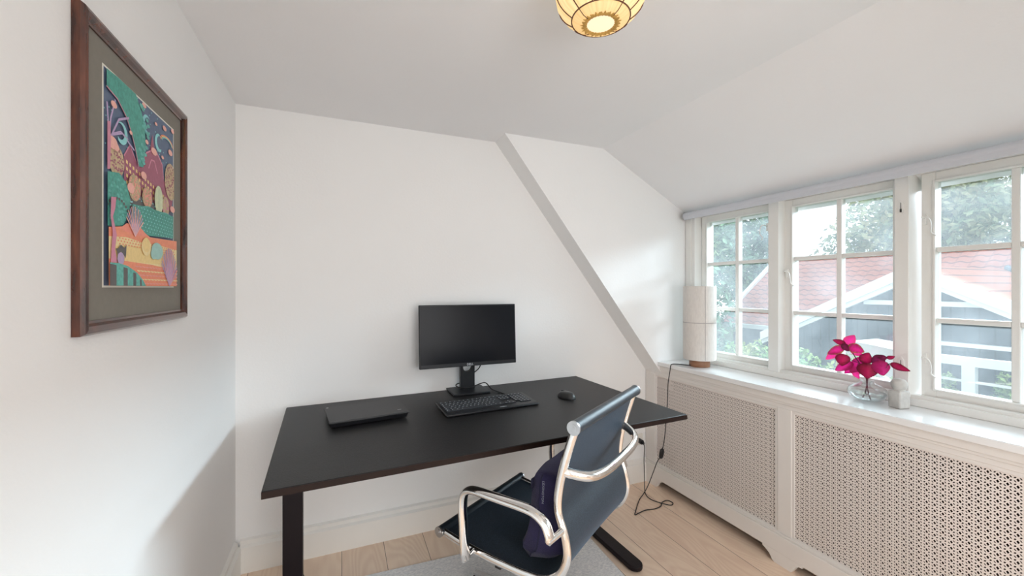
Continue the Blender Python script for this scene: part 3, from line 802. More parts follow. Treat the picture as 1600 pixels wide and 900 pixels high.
obj('mount_bevel', B(.008, .0086, ay-.004, ay+aw+.004, az-.004, az+ah+.004), mat('mount_bevel_white', (.78, .76, .68), .6), pf)
pal = dict(navy=(.085, .13, .22), teal=(.06, .36, .29), teal2=(.11, .47, .41), burg=(.33, .09, .15), yell=(.80, .60, .25), cyan=(.25, .62, .64), pink=(.85, .42, .36), beige=(.58, .44, .26),
           pale=(.58, .64, .42), orange=(.85, .27, .15), yel2=(.88, .65, .33), or2=(.82, .26, .18), lilac=(.45, .33, .53), dark=(.09, .085, .085), rose=(.58, .22, .32), sage=(.32, .55, .50), coral=(.80, .32, .26), violet=(.33, .23, .48))
pn = list(pal); pm = [mat('print_'+k, tuple(min(.92, c*1.12+.02) for c in v), .55, noise_amt=.35 if k in ('teal', 'beige', 'teal2') else .12, noise_scale=120) for k, v in pal.items()]  # colours lifted to paint in the pale wash of picture glass, not modelled
art = BM(); lay = [.0087]
def poly(c, pts):
    lay[0] += .00001
    pts = [(min(1, max(0, s)), min(1, max(0, t))) for s, t in pts]
    try: f = art.faces.new([art.verts.new((lay[0], ay+s*aw, az+t*ah)) for s, t in pts]); f.material_index = pn.index(c)
    except ValueError: pass
def ell(c, s, t, a, b_, n=20, a0=0, a1=2*PI): poly(c, [(s+a*math.cos(a0+(a1-a0)*k/n), t+b_*math.sin(a0+(a1-a0)*k/n)) for k in range(n)])
def stroke(c, p, wd):
    P = [Vector((s*aw, t*ah, 0)) for s, t in p]
    for i in range(len(P)-1):
        d = (P[i+1]-P[i]).normalized()*wd/2; n = Vector((-d.y, d.x, 0))
        poly(c, [(v.x/aw, v.y/ah) for v in (P[i]-n-d*.3, P[i+1]-n+d*.3, P[i+1]+n+d*.3, P[i]+n-d*.3)])
poly('navy', [(0, 0), (1, 0), (1, 1), (0, 1)])
random.seed(9)
for k in range(60): ell('cyan', random.random(), random.uniform(.62, 1), .006, .004, 6)
def crescent(s, t, a, b_, flip=1):
    o = [(s+a*math.cos(x)*flip, t+b_*math.sin(x)) for x in [PI*.35+(PI*1.35)*k/14 for k in range(15)]]
    i = [(s+flip*(a*.25+a*.72*math.cos(x)), t+b_*(.1+.72*math.sin(x))) for x in [PI*.35+(PI*1.35)*k/14 for k in range(14, -1, -1)]]
    for k in range(14): poly('cyan', [o[k], o[k+1], i[13-k], i[14-k]])
crescent(.534, .892, .068, .056); crescent(.725, .845, .066, .053)
poly('burg', [(.221, .378), (.221, .646), (.295, .718), (.346, .677), (.409, .63), (.475, .681), (.524, .736), (.605, .771), (.692, .778), (.783, .73), (.807, .648), (.983, .55), (.944, .468)])
poly('burg', [(.574, .749), (.616, .864), (.659, .77)])
stroke('rose', [(.221, .646), (.295, .718), (.346, .677), (.409, .63), (.475, .681), (.524, .736), (.605, .771), (.692, .778), (.783, .73), (.807, .648)], .004)
stroke('rose', [(.56, .66), (.60, .715), (.65, .72), (.70, .66)], .004)
for r_ in range(5):
    for k in range(16):
        s = .245+k*.042; t = .632-r_*.034-k*.006
        if s < .80-r_*.0: poly('yell', [(s, t), (s+.022, t-.003), (s+.022, t-.020), (s, t-.017)])
for (s, t, a, b_) in ((.861, .888, .12, .030),):
    for q, c in ((1, 'orange'), (.86, 'yell'), (.72, 'cyan')):
        stroke(c, [(s+a*q*math.cos(x), t-.01+b_*q*1.3*math.sin(x)) for x in [PI*k/10 for k in range(11)]], .003)
for e in [(.484, .985, .031, .012), (.67, .941, .022, .009), (.819, .959, .034, .015), (.524, .796, .024, .012), (.926, .838, .041, .018), (.783, .774, .024, .010), (.637, .772, .047, .021), (.97, .985, .03, .014)]: ell('pink', *e)
def dotted(c, c2, s, t, a, b_, n=60):
    ell(c, s, t, a, b_)
    for k in range(n):
        x = random.random()*2*PI; q = random.random()**.5*.9; ell(c2, s+a*q*math.cos(x), t+b_*q*math.sin(x), .008, .0045, 6)
dotted('beige', 'burg', .931, .655, .11, .115, 80); dotted('beige', 'burg', .121, .596, .09, .075, 60)
poly('teal2', [(0, .70), (.08, .72), (.2, .66), (.2, .60), (.1, .64), (0, .62)]) if False else None
poly('teal', [(.009, .993), (.128, 1), (.355, 1), (.428, .937), (.475, .881), (.494, .764), (.461, .642), (.391, .633), (.341, .724), (.303, .774), (.237, .84), (.128, .894), (.009, .912)])
stroke('rose', [(.009, .912), (.128, .894), (.237, .84), (.303, .774), (.341, .724), (.391, .633)], .003)
for k in range(30):
    t = random.uniform(.66, .98); s = .40+.12*math.sin((t-.6)*4)-.25*max(0, t-.86)*3+random.uniform(-.05, .05); ell('teal2', s, t, .022, .010, 8)
stroke('lilac', [(.03, .66), (.05, .78), (.10, .88)], .005); stroke('lilac', [(.04, .68), (.14, .80), (.26, .845)], .005); stroke('lilac', [(.05, .70), (.18, .745), (.33, .70)], .004); stroke('lilac', [(.03, .70), (.01, .84)], .005)
crescent(.174, .743, .070, .054, -1); stroke('lilac', [(.06, .71), (.16, .748), (.25, .735)], .003)
ell('pink', .07, .67, .055, .030); ell('pink', .11, .66, .03, .02); ell('pink', .084, .853, .034, .016); ell('pink', .286, .779, .02, .01)
poly('rose', [(.012, .756), (.044, .761), (.049, .676), (.042, .541), (.012, .534)])
dotted('dark', 'cyan', .50, .42, .30, .06, 60)
dotted('beige', 'coral', .329, .506, .083, .068); dotted('beige', 'coral', .504, .485, .074, .056); ell('pale', .685, .500, .070, .085); stroke('teal', [(.685, .42), (.685, .57)], .0015); dotted('beige', 'rose', .807, .481, .062, .060, 30)
ell('pink', .27, .495, .045, .026); ell('pink', .446, .596, .041, .020); ell('pink', .931, .483, .045, .02)
poly('teal', [(0, .522), (.128, .541), (.213, .507), (.261, .437), (.245, .362), (.174, .294), (.084, .281), (0, .274)])
for k in range(40): ell('teal2', random.uniform(.02, .22), random.uniform(.31, .52), .016, .007, 8)
for k in range(12):
    x = PI*(.1+.8*k/11); ell('dark', .11+.13*math.cos(x), .33+.085*math.sin(x), .012, .008, 6)
poly('teal', [(.261, .315), (.286, .418), (.465, .430), (.67, .437), (.944, .440), (.944, .302), (.465, .275)])
for r_ in range(7):
    for k in range(14): ell('cyan', .31+k*.045+(r_ % 2)*.022, .30+r_*.019, .008, .004, 6)
for (s, t, a, b_) in ((.52, .40, .12, .035), (.80, .40, .13, .04)): stroke('teal2', [(s+a*math.cos(x), t+b_*math.sin(x)) for x in [PI*k/10 for k in range(11)]], .003)
poly('orange', [(0, .268), (.205, .295), (.409, .294), (.524, .27), (1, .289), (1, 0), (0, 0)])
poly('or2', [(.113, .272), (.205, .31), (.373, .312), (.484, .274), (.32, .258)])
poly('yel2', [(0, .226), (.205, .24), (.409, .231), (.648, .237), (1, .231), (1, .10), (.564, .118), (0, .124)])
poly('yell', [(.028, .187), (.409, .21), (.648, .199), (.692, .127), (.409, .122), (.237, .121), (.028, .138)])
for r_ in range(4):
    for k in range(24): ell('orange', .10+k*.036+(r_ % 2)*.018, .243-r_*.014, .010, .004, 6)
for r_ in range(5):
    for k in range(14): ell('yel2' if r_ % 2 else 'coral', .33+k*.05+(r_ % 2)*.025, .105-r_*.022, .027, .009, 10, PI, 2*PI)
for k in range(13):
    x = PI*(.12+.76*k/12); stroke(('pink', 'lilac')[k % 2], [(.30, .255), (.30+.12*math.cos(x), .30+.105*math.sin(x))], .0035)
ell('yel2', .456, .212, .07, .048); ell('yell', .456, .222, .055, .040); ell('sage', .627, .200, .095, .048); ell('sage', .57, .18, .05, .03)
for k in range(25):
    x = PI*(.10+.72*k/24); stroke(('lilac', 'coral', 'violet')[k % 3], [(.84, .0), (.84+.17*math.cos(x), .02+.21*math.sin(x)*(1 if k > 8 else .95))], .0035)
poly('lilac', [(0, .42), (.09, .42), (.08, .10), (0, .10)]) if False else None
for seg in ([(.012, .408), (.067, .414), (.056, .36), (.031, .32), (.007, .317)], [(.007, .317), (.031, .32), (.073, .239), (.028, .247)], [(.028, .247), (.073, .239), (.053, .17), (.017, .186)], [(.017, .186), (.053, .17), (.077, .11), (.007, .107)]): poly('rose', seg)
poly('dark', [(.077, .16), (.063, .177), (.084, .173), (.121, .197), (.158, .184), (.186, .199), (.181, .154), (.174, .134), (.158, .146), (.121, .163), (.084, .142)])
ell('lilac', .12, .13, .04, .03)
poly('teal2', [(0, .106), (.099, .107), (.205, .097), (.32, .068), (.409, .028), (.446, 0), (0, 0)])
for s0, s1, t1 in ((.0, .07, .10), (.15, .20, .09), (.27, .31, .068), (.36, .385, .035)): poly('dark', [(s0, 0), (s1, 0), (s1, t1-.004), (s0, t1)])
obj('print', art, pm, pf)
obj('hanging_wire_mount', B(.0003, .006, -.03, .03, .25, .27), BLKPL, pf)

# ------------------------------------------------------------------ ceiling lamp
CLX, CLY = .640, .913
def shade_mat(name, col, s):
    m = bpy.data.materials.new(name); m.use_nodes = True; nt = m.node_tree; b = nt.nodes['Principled BSDF']
    tcn = nt.nodes.new('ShaderNodeTexCoord'); sp_ = nt.nodes.new('ShaderNodeSeparateXYZ'); nt.links.new(tcn.outputs['Object'], sp_.inputs[0])
    at = math_node(nt, 'ARCTAN2', sp_.outputs['Y'], sp_.outputs['X'])
    n = nt.nodes.new('ShaderNodeTexNoise'); n.noise_dimensions = '1D'; n.inputs['Scale'].default_value = 9; n.inputs['Detail'].default_value = 3
    nt.links.new(at, n.inputs['W'])
    r = nt.nodes.new('ShaderNodeValToRGB'); r.color_ramp.elements[0].position = .3; r.color_ramp.elements[1].position = .62
    r.color_ramp.elements[0].color = (col[0]*.86, col[1]*.72, col[2]*.5, 1); r.color_ramp.elements[1].color = (*col, 1)
    nt.links.new(n.outputs['Fac'], r.inputs[0]); nt.links.new(r.outputs[0], b.inputs['Emission Color']); b.inputs['Emission Strength'].default_value = s
    b.inputs['Base Color'].default_value = (.55, .45, .28, 1); b.inputs['Roughness'].default_value = .8; return m
SH1 = shade_mat('lit_silk_shade', (1, .74, .36), .60); SH2 = shade_mat('lit_gathered_silk', (.95, .62, .24), .55)
DISC = mat('lit_diffuser', (.5, .45, .3), .5, emit=(1, .84, .58), emit_s=.62)
WIRE = mat('brown_wire', (.13, .05, .025), .6)
RUF = mat('ruffle_silk', (.42, .25, .07), .8, noise_amt=.6, noise_scale=60, emit=(.6, .32, .06), emit_s=.25)
cl = thing('ceiling_lamp', 'round cream silk ceiling lamp with brown wire ribs, lit', 'lamp', (CLX, CLY, ZC), math.radians(10))
NL = 12
def lob(a, z): return 1-.035*abs(math.sin(a*NL/2))**.6*0+.03*(abs(math.sin(a*NL/2))**.7)-.015
sprof = [(.050, -.003), (.088, -.014), (.111, -.036), (.119, -.064), (.114, -.092), (.098, -.116), (.0765, -.134)]
b = BM(); lathe(b, sprof, seg=96, mod=lob, cap=False)
obj('shade', b, SH1, cl, smooth=True)
b = BM(); lathe(b, [(.0765, -.134), (.062, -.144), (.046, -.149), (.037, -.149)], seg=96, cap=False, mod=lambda a, z: 1+.006*math.sin(a*30))
obj('gathered_panel', b, SH2, cl, smooth=True)
b = BM(); lathe(b, [(.050, -.1487), (.044, -.1515), (.037, -.1495), (.036, -.144)], seg=140, cap=False, mod=lambda a, z: 1+(.07*math.sin(a*26)+.05*math.sin(a*41+1))*(z < -.1478 and z > -.1492 or .3))
obj('ruffle', b, RUF, cl)
b = BM(); lathe(b, [(.037, -.1475), (.0365, -.1450)], seg=40); obj('diffuser_disc', b, DISC, cl)
b = BM(); rp = smooth_path([(r_, 0, z) for r_, z in sprof], 4)
for k in range(NL):
    a = 2*PI*k/NL; ca, sa = math.cos(a), math.sin(a)
    pts = [Vector((p.x*ca, p.x*sa, p.z))*1.0 for p in rp]; pts = [Vector((q.x*1.004, q.y*1.004, q.z-.0006)) for q in pts]
    tube(b, pts, .0015, seg=6)
for k in range(0, NL, 3):
    a = 2*PI*k/NL; tube(b, [Vector((r_*math.cos(a), r_*math.sin(a), z-.001)) for r_, z in ((.0765, -.134), (.062, -.1445), (.046, -.1495))], .0010, seg=6)
for (r_, z, t_) in ((.077, -.1345, .0018), (.0885, -.0145, .001)):
    tube(b, [Vector((r_*math.cos(2*PI*k/64), r_*math.sin(2*PI*k/64), z)) for k in range(64)], t_, seg=6, closed=True)
obj('wire_ribs', b, WIRE, cl)
b = BM(); cyl(b, (0, 0, -.012), (0, 0, 0), .055, 32); obj('ceiling_rose', b, SOCK, cl)

# ------------------------------------------------------------------ table lamp on the sill
SZ = .839
tlp = thing('table_lamp', 'cylindrical linen table lamp with wooden foot on the window sill', 'lamp', (2.035, 1.865, SZ))
b = BM(); lathe(b, [(.058, 0.0005), (.0595, .004), (.0595, .040), (.057, .044), (.0, .044)], seg=40); obj('wooden_foot', b, WALNUT, tlp, smooth=True)
b = BM(); lathe(b, [(.090, .046), (.0925, .044), (.094, .050), (.094, .488), (.0925, .492), (.090, .488), (.090, .050)], seg=56, cap=False); obj('shade', b, SHADEF, tlp, smooth=True)
b = BM(); lathe(b, [(.0946, .268), (.0946, .2725)], seg=56, cap=False)
for a in (math.radians(-118), math.radians(60)):
    for r_ in (.0945,): box(b, r_-.0003, r_+.0003, -.0018, .0018, .048, .49, Matrix.Rotation(a, 4, 'Z'))
obj('shade_seams', b, SHADES, tlp)
b = BM(); cyl(b, (0, 0, .044), (0, 0, .30), .008, 14); lathe(b, [(.02, .30), (.032, .33), (.034, .36), (.02, .39), (.0, .398)], seg=20); obj('bulb_holder', b, SOCK, tlp, smooth=True)

# its cord, in-line switch and plug
cp_ = [(1.976, 1.878, SZ+.006), (1.965, 1.91, SZ+.004), (1.94, 1.945, SZ+.004), (1.912, 1.958, SZ+.004), (1.899, 1.962, SZ-.004), (1.897, 1.966, .80), (1.900, 1.985, .72), (1.905, 1.995, .62), (1.908, 2.008, .50), (1.909, 2.022, .38), (1.909, 2.036, .31), (1.907, 2.046, .265)]
cord = thing('lamp_cord', 'black cord hanging from the sill to the floor with an inline switch', 'cord', (0, 0, 0))
obj('upper_cord', T(smooth_path(cp_, 6), .0027, seg=8), CORD, cord, smooth=True)
cq = [(1.905, 2.052, .235), (1.895, 2.075, .19), (1.87, 2.085, .12), (1.82, 2.075, .05), (1.77, 2.06, .012), (1.715, 2.03, .0045), (1.66, 1.985, .004), (1.60, 1.93, .004), (1.57, 1.90, .004), (1.60, 1.905, .004), (1.66, 1.915, .004), (1.72, 1.905, .004), (1.775, 1.915, .004), (1.815, 1.945, .0045), (1.86, 1.95, .0045), (1.87, 1.915, .004), (1.84, 1.90, .004), (1.80, 1.93, .008), (1.775, 2.00, .0045), (1.79, 2.065, .005), (1.83, 2.12, .02), (1.862, 2.16, .08), (1.885, 2.19, .16), (1.893, 2.195, .23), (1.885, 2.190, .262), (1.876, 2.185, .272)]
obj('floor_cord', T(smooth_path(cq, 6), .0027, seg=8), CORD, cord, smooth=True)
sw = BM(); vs_ = []
lathe(sw, [(.002, -.034), (.010, -.032), (.015, -.022), (.016, 0), (.015, .022), (.010, .032), (.002, .034)], seg=20)
for v in sw.verts: v.co.y *= .8
for v in sw.verts: v.co = Matrix.Translation((1.906, 2.049, .25)) @ Matrix.Rotation(math.radians(12), 4, 'X') @ v.co
obj('inline_switch', sw, BLKPL, cord, smooth=True)
b = BM(); cyl(b, (1.868, 2.222, .282), (1.870, 2.19, .278), .016, 18); tube(b, [(1.870, 2.192, .278), (1.874, 2.178, .272)], .009, seg=12)
obj('plug', b, BLKPL, cord, smooth=True)
so = thing('wall_socket', 'small cream wall socket above the baseboard by the radiator cover', 'socket', (1.868, D, .285))
obj('socket_plate', B(-.038, .038, -.011, -.0005, -.038, .038), SOCK, so, bevel=.004)
b = BM(); cyl(b, (0, -.0125, 0), (0, -.0108, 0), .026, 28); obj('socket_face', b, SOCK, so)

# ------------------------------------------------------------------ vase, coleus sprigs, stone figure
vz = thing('glass_vase', 'squat clear glass bubble vase half filled with water', 'vase', (2.05, 1.005, SZ))
vp = [(r_*.88, z) for r_, z in [(0.0, .003), (.030, .0015), (.052, .010), (.070, .026), (.077, .042), (.070, .058), (.052, .071), (.030, .080), (.0245, .086), (.026, .092)]]
vin = [(r_*.88, z) for r_, z in [(.0235, .092), (.022, .086), (.028, .078), (.050, .069), (.0675, .057), (.0745, .042), (.0675, .028), (.050, .013), (.030, .006), (0.0, .006)]]
b = BM(); lathe(b, vp+vin, seg=48, cap=False); obj('glass_body', b, VGLASS, vz, smooth=True)
b = BM(); lathe(b, [(0, .0065), (.026, .0065), (.043, .0135), (.0583, .0285), (.0643, .041), (0, .041)], seg=48, cap=False); obj('water', b, WATER, vz, smooth=True)

def coleus_mat():
    m = bpy.data.materials.new('coleus_leaf'); m.use_nodes = True; nt = m.node_tree; b = nt.nodes['Principled BSDF']
    at = nt.nodes.new('ShaderNodeAttribute'); at.attribute_name = 'Col'; nt.links.new(at.outputs['Color'], b.inputs['Base Color'])
    b.inputs['Roughness'].default_value = .55; b.inputs['Specular IOR Level'].default_value = .3; b.inputs['Sheen Weight'].default_value = .2
    ts = nt.nodes.new('ShaderNodeBsdfTranslucent'); nt.links.new(at.outputs['Color'], ts.inputs['Color'])
    mx = nt.nodes.new('ShaderNodeMixShader'); mx.inputs[0].default_value = .35
    nt.links.new(b.outputs[0], mx.inputs[1]); nt.links.new(ts.outputs[0], mx.inputs[2]); nt.links.new(mx.outputs[0], nt.nodes['Material Output'].inputs[0]); return m
COL = coleus_mat()
def leaf(parent, base, tip, width, kind, bend=.12, tilt=0):
    """ovate toothed leaf from base to tip, faces the room; kind picks its natural colouring"""
    base, tip = Vector(base), Vector(tip); ax = tip-base; Ln = ax.length; ax.normalize()
    view = Vector((-.90, -.42, .12)); nrm = (view-ax*view.dot(ax)).normalized(); side = ax.cross(nrm)
    nrm = (Matrix.Rotation(tilt, 3, ax) @ nrm); side = ax.cross(nrm)
    b = BM(); cl_ = b.loops.layers.float_color.new('Col'); N, K = 22, 5
    pal_ = {'crimson': ((.42, .004, .07), (.14, .002, .022), (.20, .003, .03)), 'magenta': ((.62, .012, .20), (.36, .006, .09), (.25, .004, .05)),
            'pink': ((.85, .03, .30), (.70, .05, .16), (.55, .07, .10)), 'olive': ((.70, .015, .22), (.30, .01, .05), (.30, .17, .04)), 'dark': ((.22, .006, .07), (.12, .004, .035), (.15, .006, .03))}[kind]
    G = []
    for i in range(N+1):
        t = i/N; w_ = width*.5*(math.sin(PI*t**.72)**.75)*(1-.18*t) if 0 < t < 1 else 0
        row = []
        for k in range(-K, K+1):
            q = k/K; tooth = 1+(.06 if i % 2 else -.03)*(abs(q) == 1)
            back = -.10*Ln*(abs(q)**2)*max(0, .35-t)*2
            p = base+ax*(t*Ln+back)+side*(w_*q*tooth)+nrm*(bend*Ln*(math.sin(PI*t)*.6-t*t*.5)-abs(q)*w_*.35+.02*Ln*math.sin(t*24)*(1-abs(q))*abs(q)*2)
            row.append((b.verts.new(p), t, abs(q)))
        G.append(row)
    for i in range(N):
        for k in range(2*K):
            qd = [G[i][k], G[i][k+1], G[i+1][k+1], G[i+1][k]]
            try: f = b.faces.new([x[0] for x in qd])
            except ValueError: continue
            for lp_, x in zip(f.loops, qd):
                e = max(x[2]**1.5, abs(x[1]*2-1)**3); vein = .25*(math.sin(x[1]*38+x[2]*7) > .75)
                e2 = min(1, e+vein*.5)
                c = [pal_[0][j]*(1-e2)+pal_[1][j]*e2 if e2 < .75 else pal_[2][j] for j in range(3)] if kind == 'olive' else [pal_[0][j]*(1-e2)+pal_[1][j]*e2 for j in range(3)]
                lp_[cl_] = (*c, 1)
    return obj('leaf', b, COL, parent, smooth=True)
CO = (2.05, 1.005, SZ)
def Q(y, z, dx=0): return (dx, y-CO[1], z-CO[2])
s1 = thing('coleus_sprig', 'magenta coleus sprig with olive-edged leaves, left stem in the vase', 'plant', CO, 0, 'coleus sprigs in the vase')
s2 = thing('coleus_sprig', 'crimson coleus sprig leaning right over the stone figure', 'plant', CO, 0, 'coleus sprigs in the vase')
root1 = [(-.012, -.018, .012), (-.004, -.004, .05), (0, .004, .10), (0, .02, .145), (-.004, .046, .19), (0, .062, .225)]
root2 = [(.012, .022, .012), (.004, .006, .05), (0, -.002, .10), (0, -.012, .135), (0, -.04, .155), (0, -.085, .175), (0, -.115, .168)]
obj('stem', T(smooth_path(root1, 5), .0024, seg=8, taper=lambda t: 1.2-.5*t), STEMM, s1, smooth=True)
obj('stem', T(smooth_path(root2, 5), .0024, seg=8, taper=lambda t: 1.2-.5*t), STEMM, s2, smooth=True)
# each: sprig, base (dy, z above sill), tip (dy, z), width, kind, dx, tilt
for sp_i, by, bz, ty, tz, wd, kind, dx, tilt in [
    (1, 0.083, 0.232, 0.049, 0.275, 0.046, 'pink', 0.010, 0.20),
    (1, 0.081, 0.235, 0.129, 0.247, 0.027, 'crimson', -0.004, -0.20),
    (1, 0.084, 0.219, 0.148, 0.181, 0.041, 'olive', -0.012, 0.20),
    (1, 0.108, 0.203, 0.166, 0.150, 0.038, 'pink', 0.010, 0.00),
    (1, 0.064, 0.229, 0.005, 0.210, 0.046, 'olive', -0.008, -0.10),
    (1, 0.065, 0.206, 0.017, 0.191, 0.027, 'pink', 0.012, 0.00),
    (1, 0.084, 0.233, 0.058, 0.206, 0.030, 'dark', -0.016, 0.30),
    (1, 0.079, 0.189, 0.081, 0.138, 0.057, 'crimson', -0.022, 0.10),
    (1, 0.054, 0.156, 0.117, 0.108, 0.044, 'magenta', -0.008, -0.20),
    (2, 0.016, 0.175, 0.066, 0.111, 0.057, 'magenta', 0.004, 0.20),
    (2, 0.046, 0.145, 0.089, 0.100, 0.038, 'magenta', 0.012, -0.20),
    (2, 0.060, 0.125, 0.036, 0.088, 0.030, 'pink', 0.016, 0.20),
    (2, 0.009, 0.163, -0.012, 0.210, 0.049, 'crimson', -0.010, -0.10),
    (2, -0.016, 0.164, -0.018, 0.103, 0.076, 'crimson', -0.032, 0.05),
    (2, -0.051, 0.200, -0.023, 0.153, 0.046, 'dark', -0.006, 0.20),
    (2, -0.050, 0.179, -0.065, 0.124, 0.063, 'magenta', -0.016, -0.10),
    (2, -0.021, 0.147, -0.062, 0.144, 0.027, 'crimson', -0.010, 0.30),
    (2, -0.068, 0.194, -0.095, 0.206, 0.019, 'crimson', 0.000, 0.30),
    (2, -0.067, 0.194, -0.031, 0.202, 0.022, 'dark', -0.004, 0.20),
    (2, -0.087, 0.175, -0.148, 0.158, 0.030, 'crimson', -0.014, 0.25)]:
    leaf((s1, s2)[sp_i-1], (dx, by, bz), (dx-.004, ty, tz), wd, kind, tilt=tilt)
b = BM()
for (by, bz) in ((.052, .168), (.03, .15)): tube(b, [(0, .03, .158), (-.012, by, bz)], .0013, seg=6)
obj('leaf_stalks', b, STEMM, s1)
b = BM()
for p in (((0, -.04, .155), (-.02, .020, .150)), ((0, -.07, .170), (-.008, -.068, .155)), ((0, -.115, .168), (-.01, -.108, .166)), ((0, -.085, .175), (0, -.095, .178))): tube(b, p, .0013, seg=6)
obj('leaf_stalks', b, STEMM, s2)

sf = thing('stone_figure', 'small pale stone block figure with round head beside the vase', 'figurine', (2.065, .905, SZ), math.radians(-14))
obj('body', B(-.025, .025, -.0235, .0235, .0006, .070), STONE, sf, bevel=.006, seg=3)
b = BM(); lathe(b, [(.018, .066), (.017, .074), (.0225, .080), (.0265, .092), (.0255, .104), (.019, .113), (.008, .117), (0, .1175)], seg=28); obj('head', b, STONE, sf, smooth=True)

# ------------------------------------------------------------------ outside: garden, neighbour's house, trees
GZ = -3.0
gr = struct('ground', B(2.6, 60, -30, 45, GZ-.2, GZ), GRAVEL)
hs_ = thing('neighbour_house', 'neighbouring red-tiled house with black boarded gable and white bargeboards', 'house', (11, 4, GZ))
def hp_(bm_, name, m, parent=None, **k):
    for v in bm_.verts: v.co -= Vector((11, 4, GZ))
    return obj(name, bm_, m, parent or hs_, **k)
# main roof facing the window wall: eave at x 10.5, ridge at x 13
def slab(p, n, t):
    b = BM(); n = Vector(n).normalized()*t; A = [b.verts.new(q) for q in p]; Dn = [b.verts.new(Vector(q)-n) for q in p]
    b.faces.new(A); b.faces.new(Dn[::-1]); k = len(p)
    for i in range(k): b.faces.new((A[i], A[(i+1) % k], Dn[(i+1) % k], Dn[i]))
    return b
E0, R0 = (10.45, .33), (13.0, 2.23)
yL, yR = 8.75, -6.0
hp_(slab([(E0[0], yL, E0[1]), (R0[0], yL, R0[1]), (R0[0], yR, R0[1]), (E0[0], yR, E0[1])], (-.6, 0, .8), .12), 'main_roof', TILE)
hp_(slab([(R0[0], yL, R0[1]), (15.5, yL, .35), (15.5, yR, .35), (R0[0], yR, R0[1])], (.6, 0, .8), .12), 'rear_roof', TILE)
hp_(slab([(E0[0]-.02, yL+.13, E0[1]+.06), (R0[0], yL+.13, R0[1]+.09), (R0[0], yL, R0[1]+.09), (E0[0]-.02, yL, E0[1]+.06)], (-.6, 0, .8), .28), 'verge_board', HWHITE)
hp_(B(E0[0]-.14, E0[0]-.02, 6.0, yL, E0[1]-.12, E0[1]-.01), 'gutter', HWHITE)
hp_(B(10.8, 15.2, yR+.3, yL-.3, GZ, .40), 'main_wall', HBLACK)
b = BM(); prism(b, [(10.75, .42), (15.2, .42), (13, 2.1)], 'y', yL-.5, yL-.3); hp_(b, 'end_gable', HBLACK)
# wing with its gable towards us
AP = (3.70, 1.60); WE = (6.05, .36); WR = (1.35, .36)
sl_ = (AP[1]-WE[1])/(WE[0]-AP[0])
for (e, s) in ((WE, 1), (WR, -1)):
    hp_(slab([(8.85, AP[0], AP[1]+.10), (12.9, AP[0], AP[1]+.10), (12.9, e[0]+s*.25, e[1]-.03), (8.85, e[0]+s*.25, e[1]-.03)], (0, s*.45, .9), .10), 'wing_roof', TILE2)
    # bargeboard in two steps
    b = BM(); y0_, z0_ = AP; y1_, z1_ = e[0]+s*.3, e[1]-s*0-.16
    prism(b, [(AP[0], AP[1]+.12), (AP[0], AP[1]-.06), (y1_, e[1]-.16-.18+.12), (y1_, e[1]-.16+.12)], 'x', 8.78, 8.85)
    prism(b, [(AP[0], AP[1]-.05), (AP[0], AP[1]-.15), (y1_, e[1]-.43+.12), (y1_, e[1]-.33+.12)], 'x', 8.83, 8.90)
    hp_(b, 'bargeboard', HWHITE)
b = BM(); prism(b, [(AP[0], AP[1]-.02), (WE[0]-.1, WE[1]-.02), (WE[0]-.1, GZ), (WR[0]+.1, GZ), (WR[0]+.1, WR[1]-.02)], 'x', 9.0, 10.9)
hp_(b, 'wing_wall', HBLACK)
hp_(B(8.96, 9.0, 2.95, 4.45, 1.02, 1.10), 'tie_board', HWHITE)
hp_(B(8.90, 9.0, 1.35, 3.60, .40, .46), 'string_course', HWHITE)
# valley flashing between wing and main roof
t_v = (R0[1]-E0[1])/(R0[0]-E0[0])
def main_z(x): return E0[1]+(x-E0[0])*t_v
def wing_x(z): return E0[0]+(z-E0[1])/t_v
vv = [(wing_x(z)-.03, AP[0]-(AP[1]+.10-z)/sl_, z+.05) for z in (1.68, 1.3, .9, .5)]
hp_(T(vv, .05, seg=6), 'valley_flashing', mat('lead_grey', (.12, .15, .19), .6))
# white veranda in front of the wing
vr = thing('veranda_railing', 'white painted timber veranda railing in front of the black gable wall', 'railing', (8.6, 2.6, GZ))
def vrp(bm_, name, m):
    for v in bm_.verts: v.co -= Vector((8.6, 2.6, GZ))
    return obj(name, bm_, m, vr)
vrp(B(8.55, 8.65, 1.0, 3.45, .16, .29), 'top_beam', HWHITE)
for y in (1.2, 2.07, 2.94): vrp(B(8.55, 8.65, y-.07, y+.07, GZ, .16), 'post', HWHITE)
for z in (-.07, -.34): vrp(B(8.58, 8.62, 1.0, 3.45, z-.018, z+.018), 'rail', HWHITE)
for y in (1.55, 2.50, 3.30): vrp(B(8.58, 8.62, y-.018, y+.018, -.9, .16), 'baluster', HWHITE)
vrp(B(8.57, 8.63, 1.0, 3.45, -.95, -.88), 'bottom_beam', HWHITE)
# pale canopy left of the post
cn = thing('garden_canopy', 'pale cream canvas canopy in front of the black gable', 'canopy', (8.2, 4.0, GZ))
b = BM()
prism(b, [(4.12, .43), (3.80, .40), (3.50, .36), (3.50, -.2), (4.30, -.2), (4.22, .30)], 'x', 7.9, 8.7)
for v in b.verts: v.co -= Vector((8.2, 4.0, GZ))
obj('canvas', b, mat('canvas_cream', (.42, .38, .35), .9, noise_amt=.08), cn)
b = BM()
for y in (3.52, 4.28):
    for x in (7.93, 8.67): box(b, x-.02, x+.02, y-.02, y+.02, GZ, -.2)
for v in b.verts: v.co -= Vector((8.2, 4.0, GZ))
obj('frame_posts', b, HWHITE, cn)

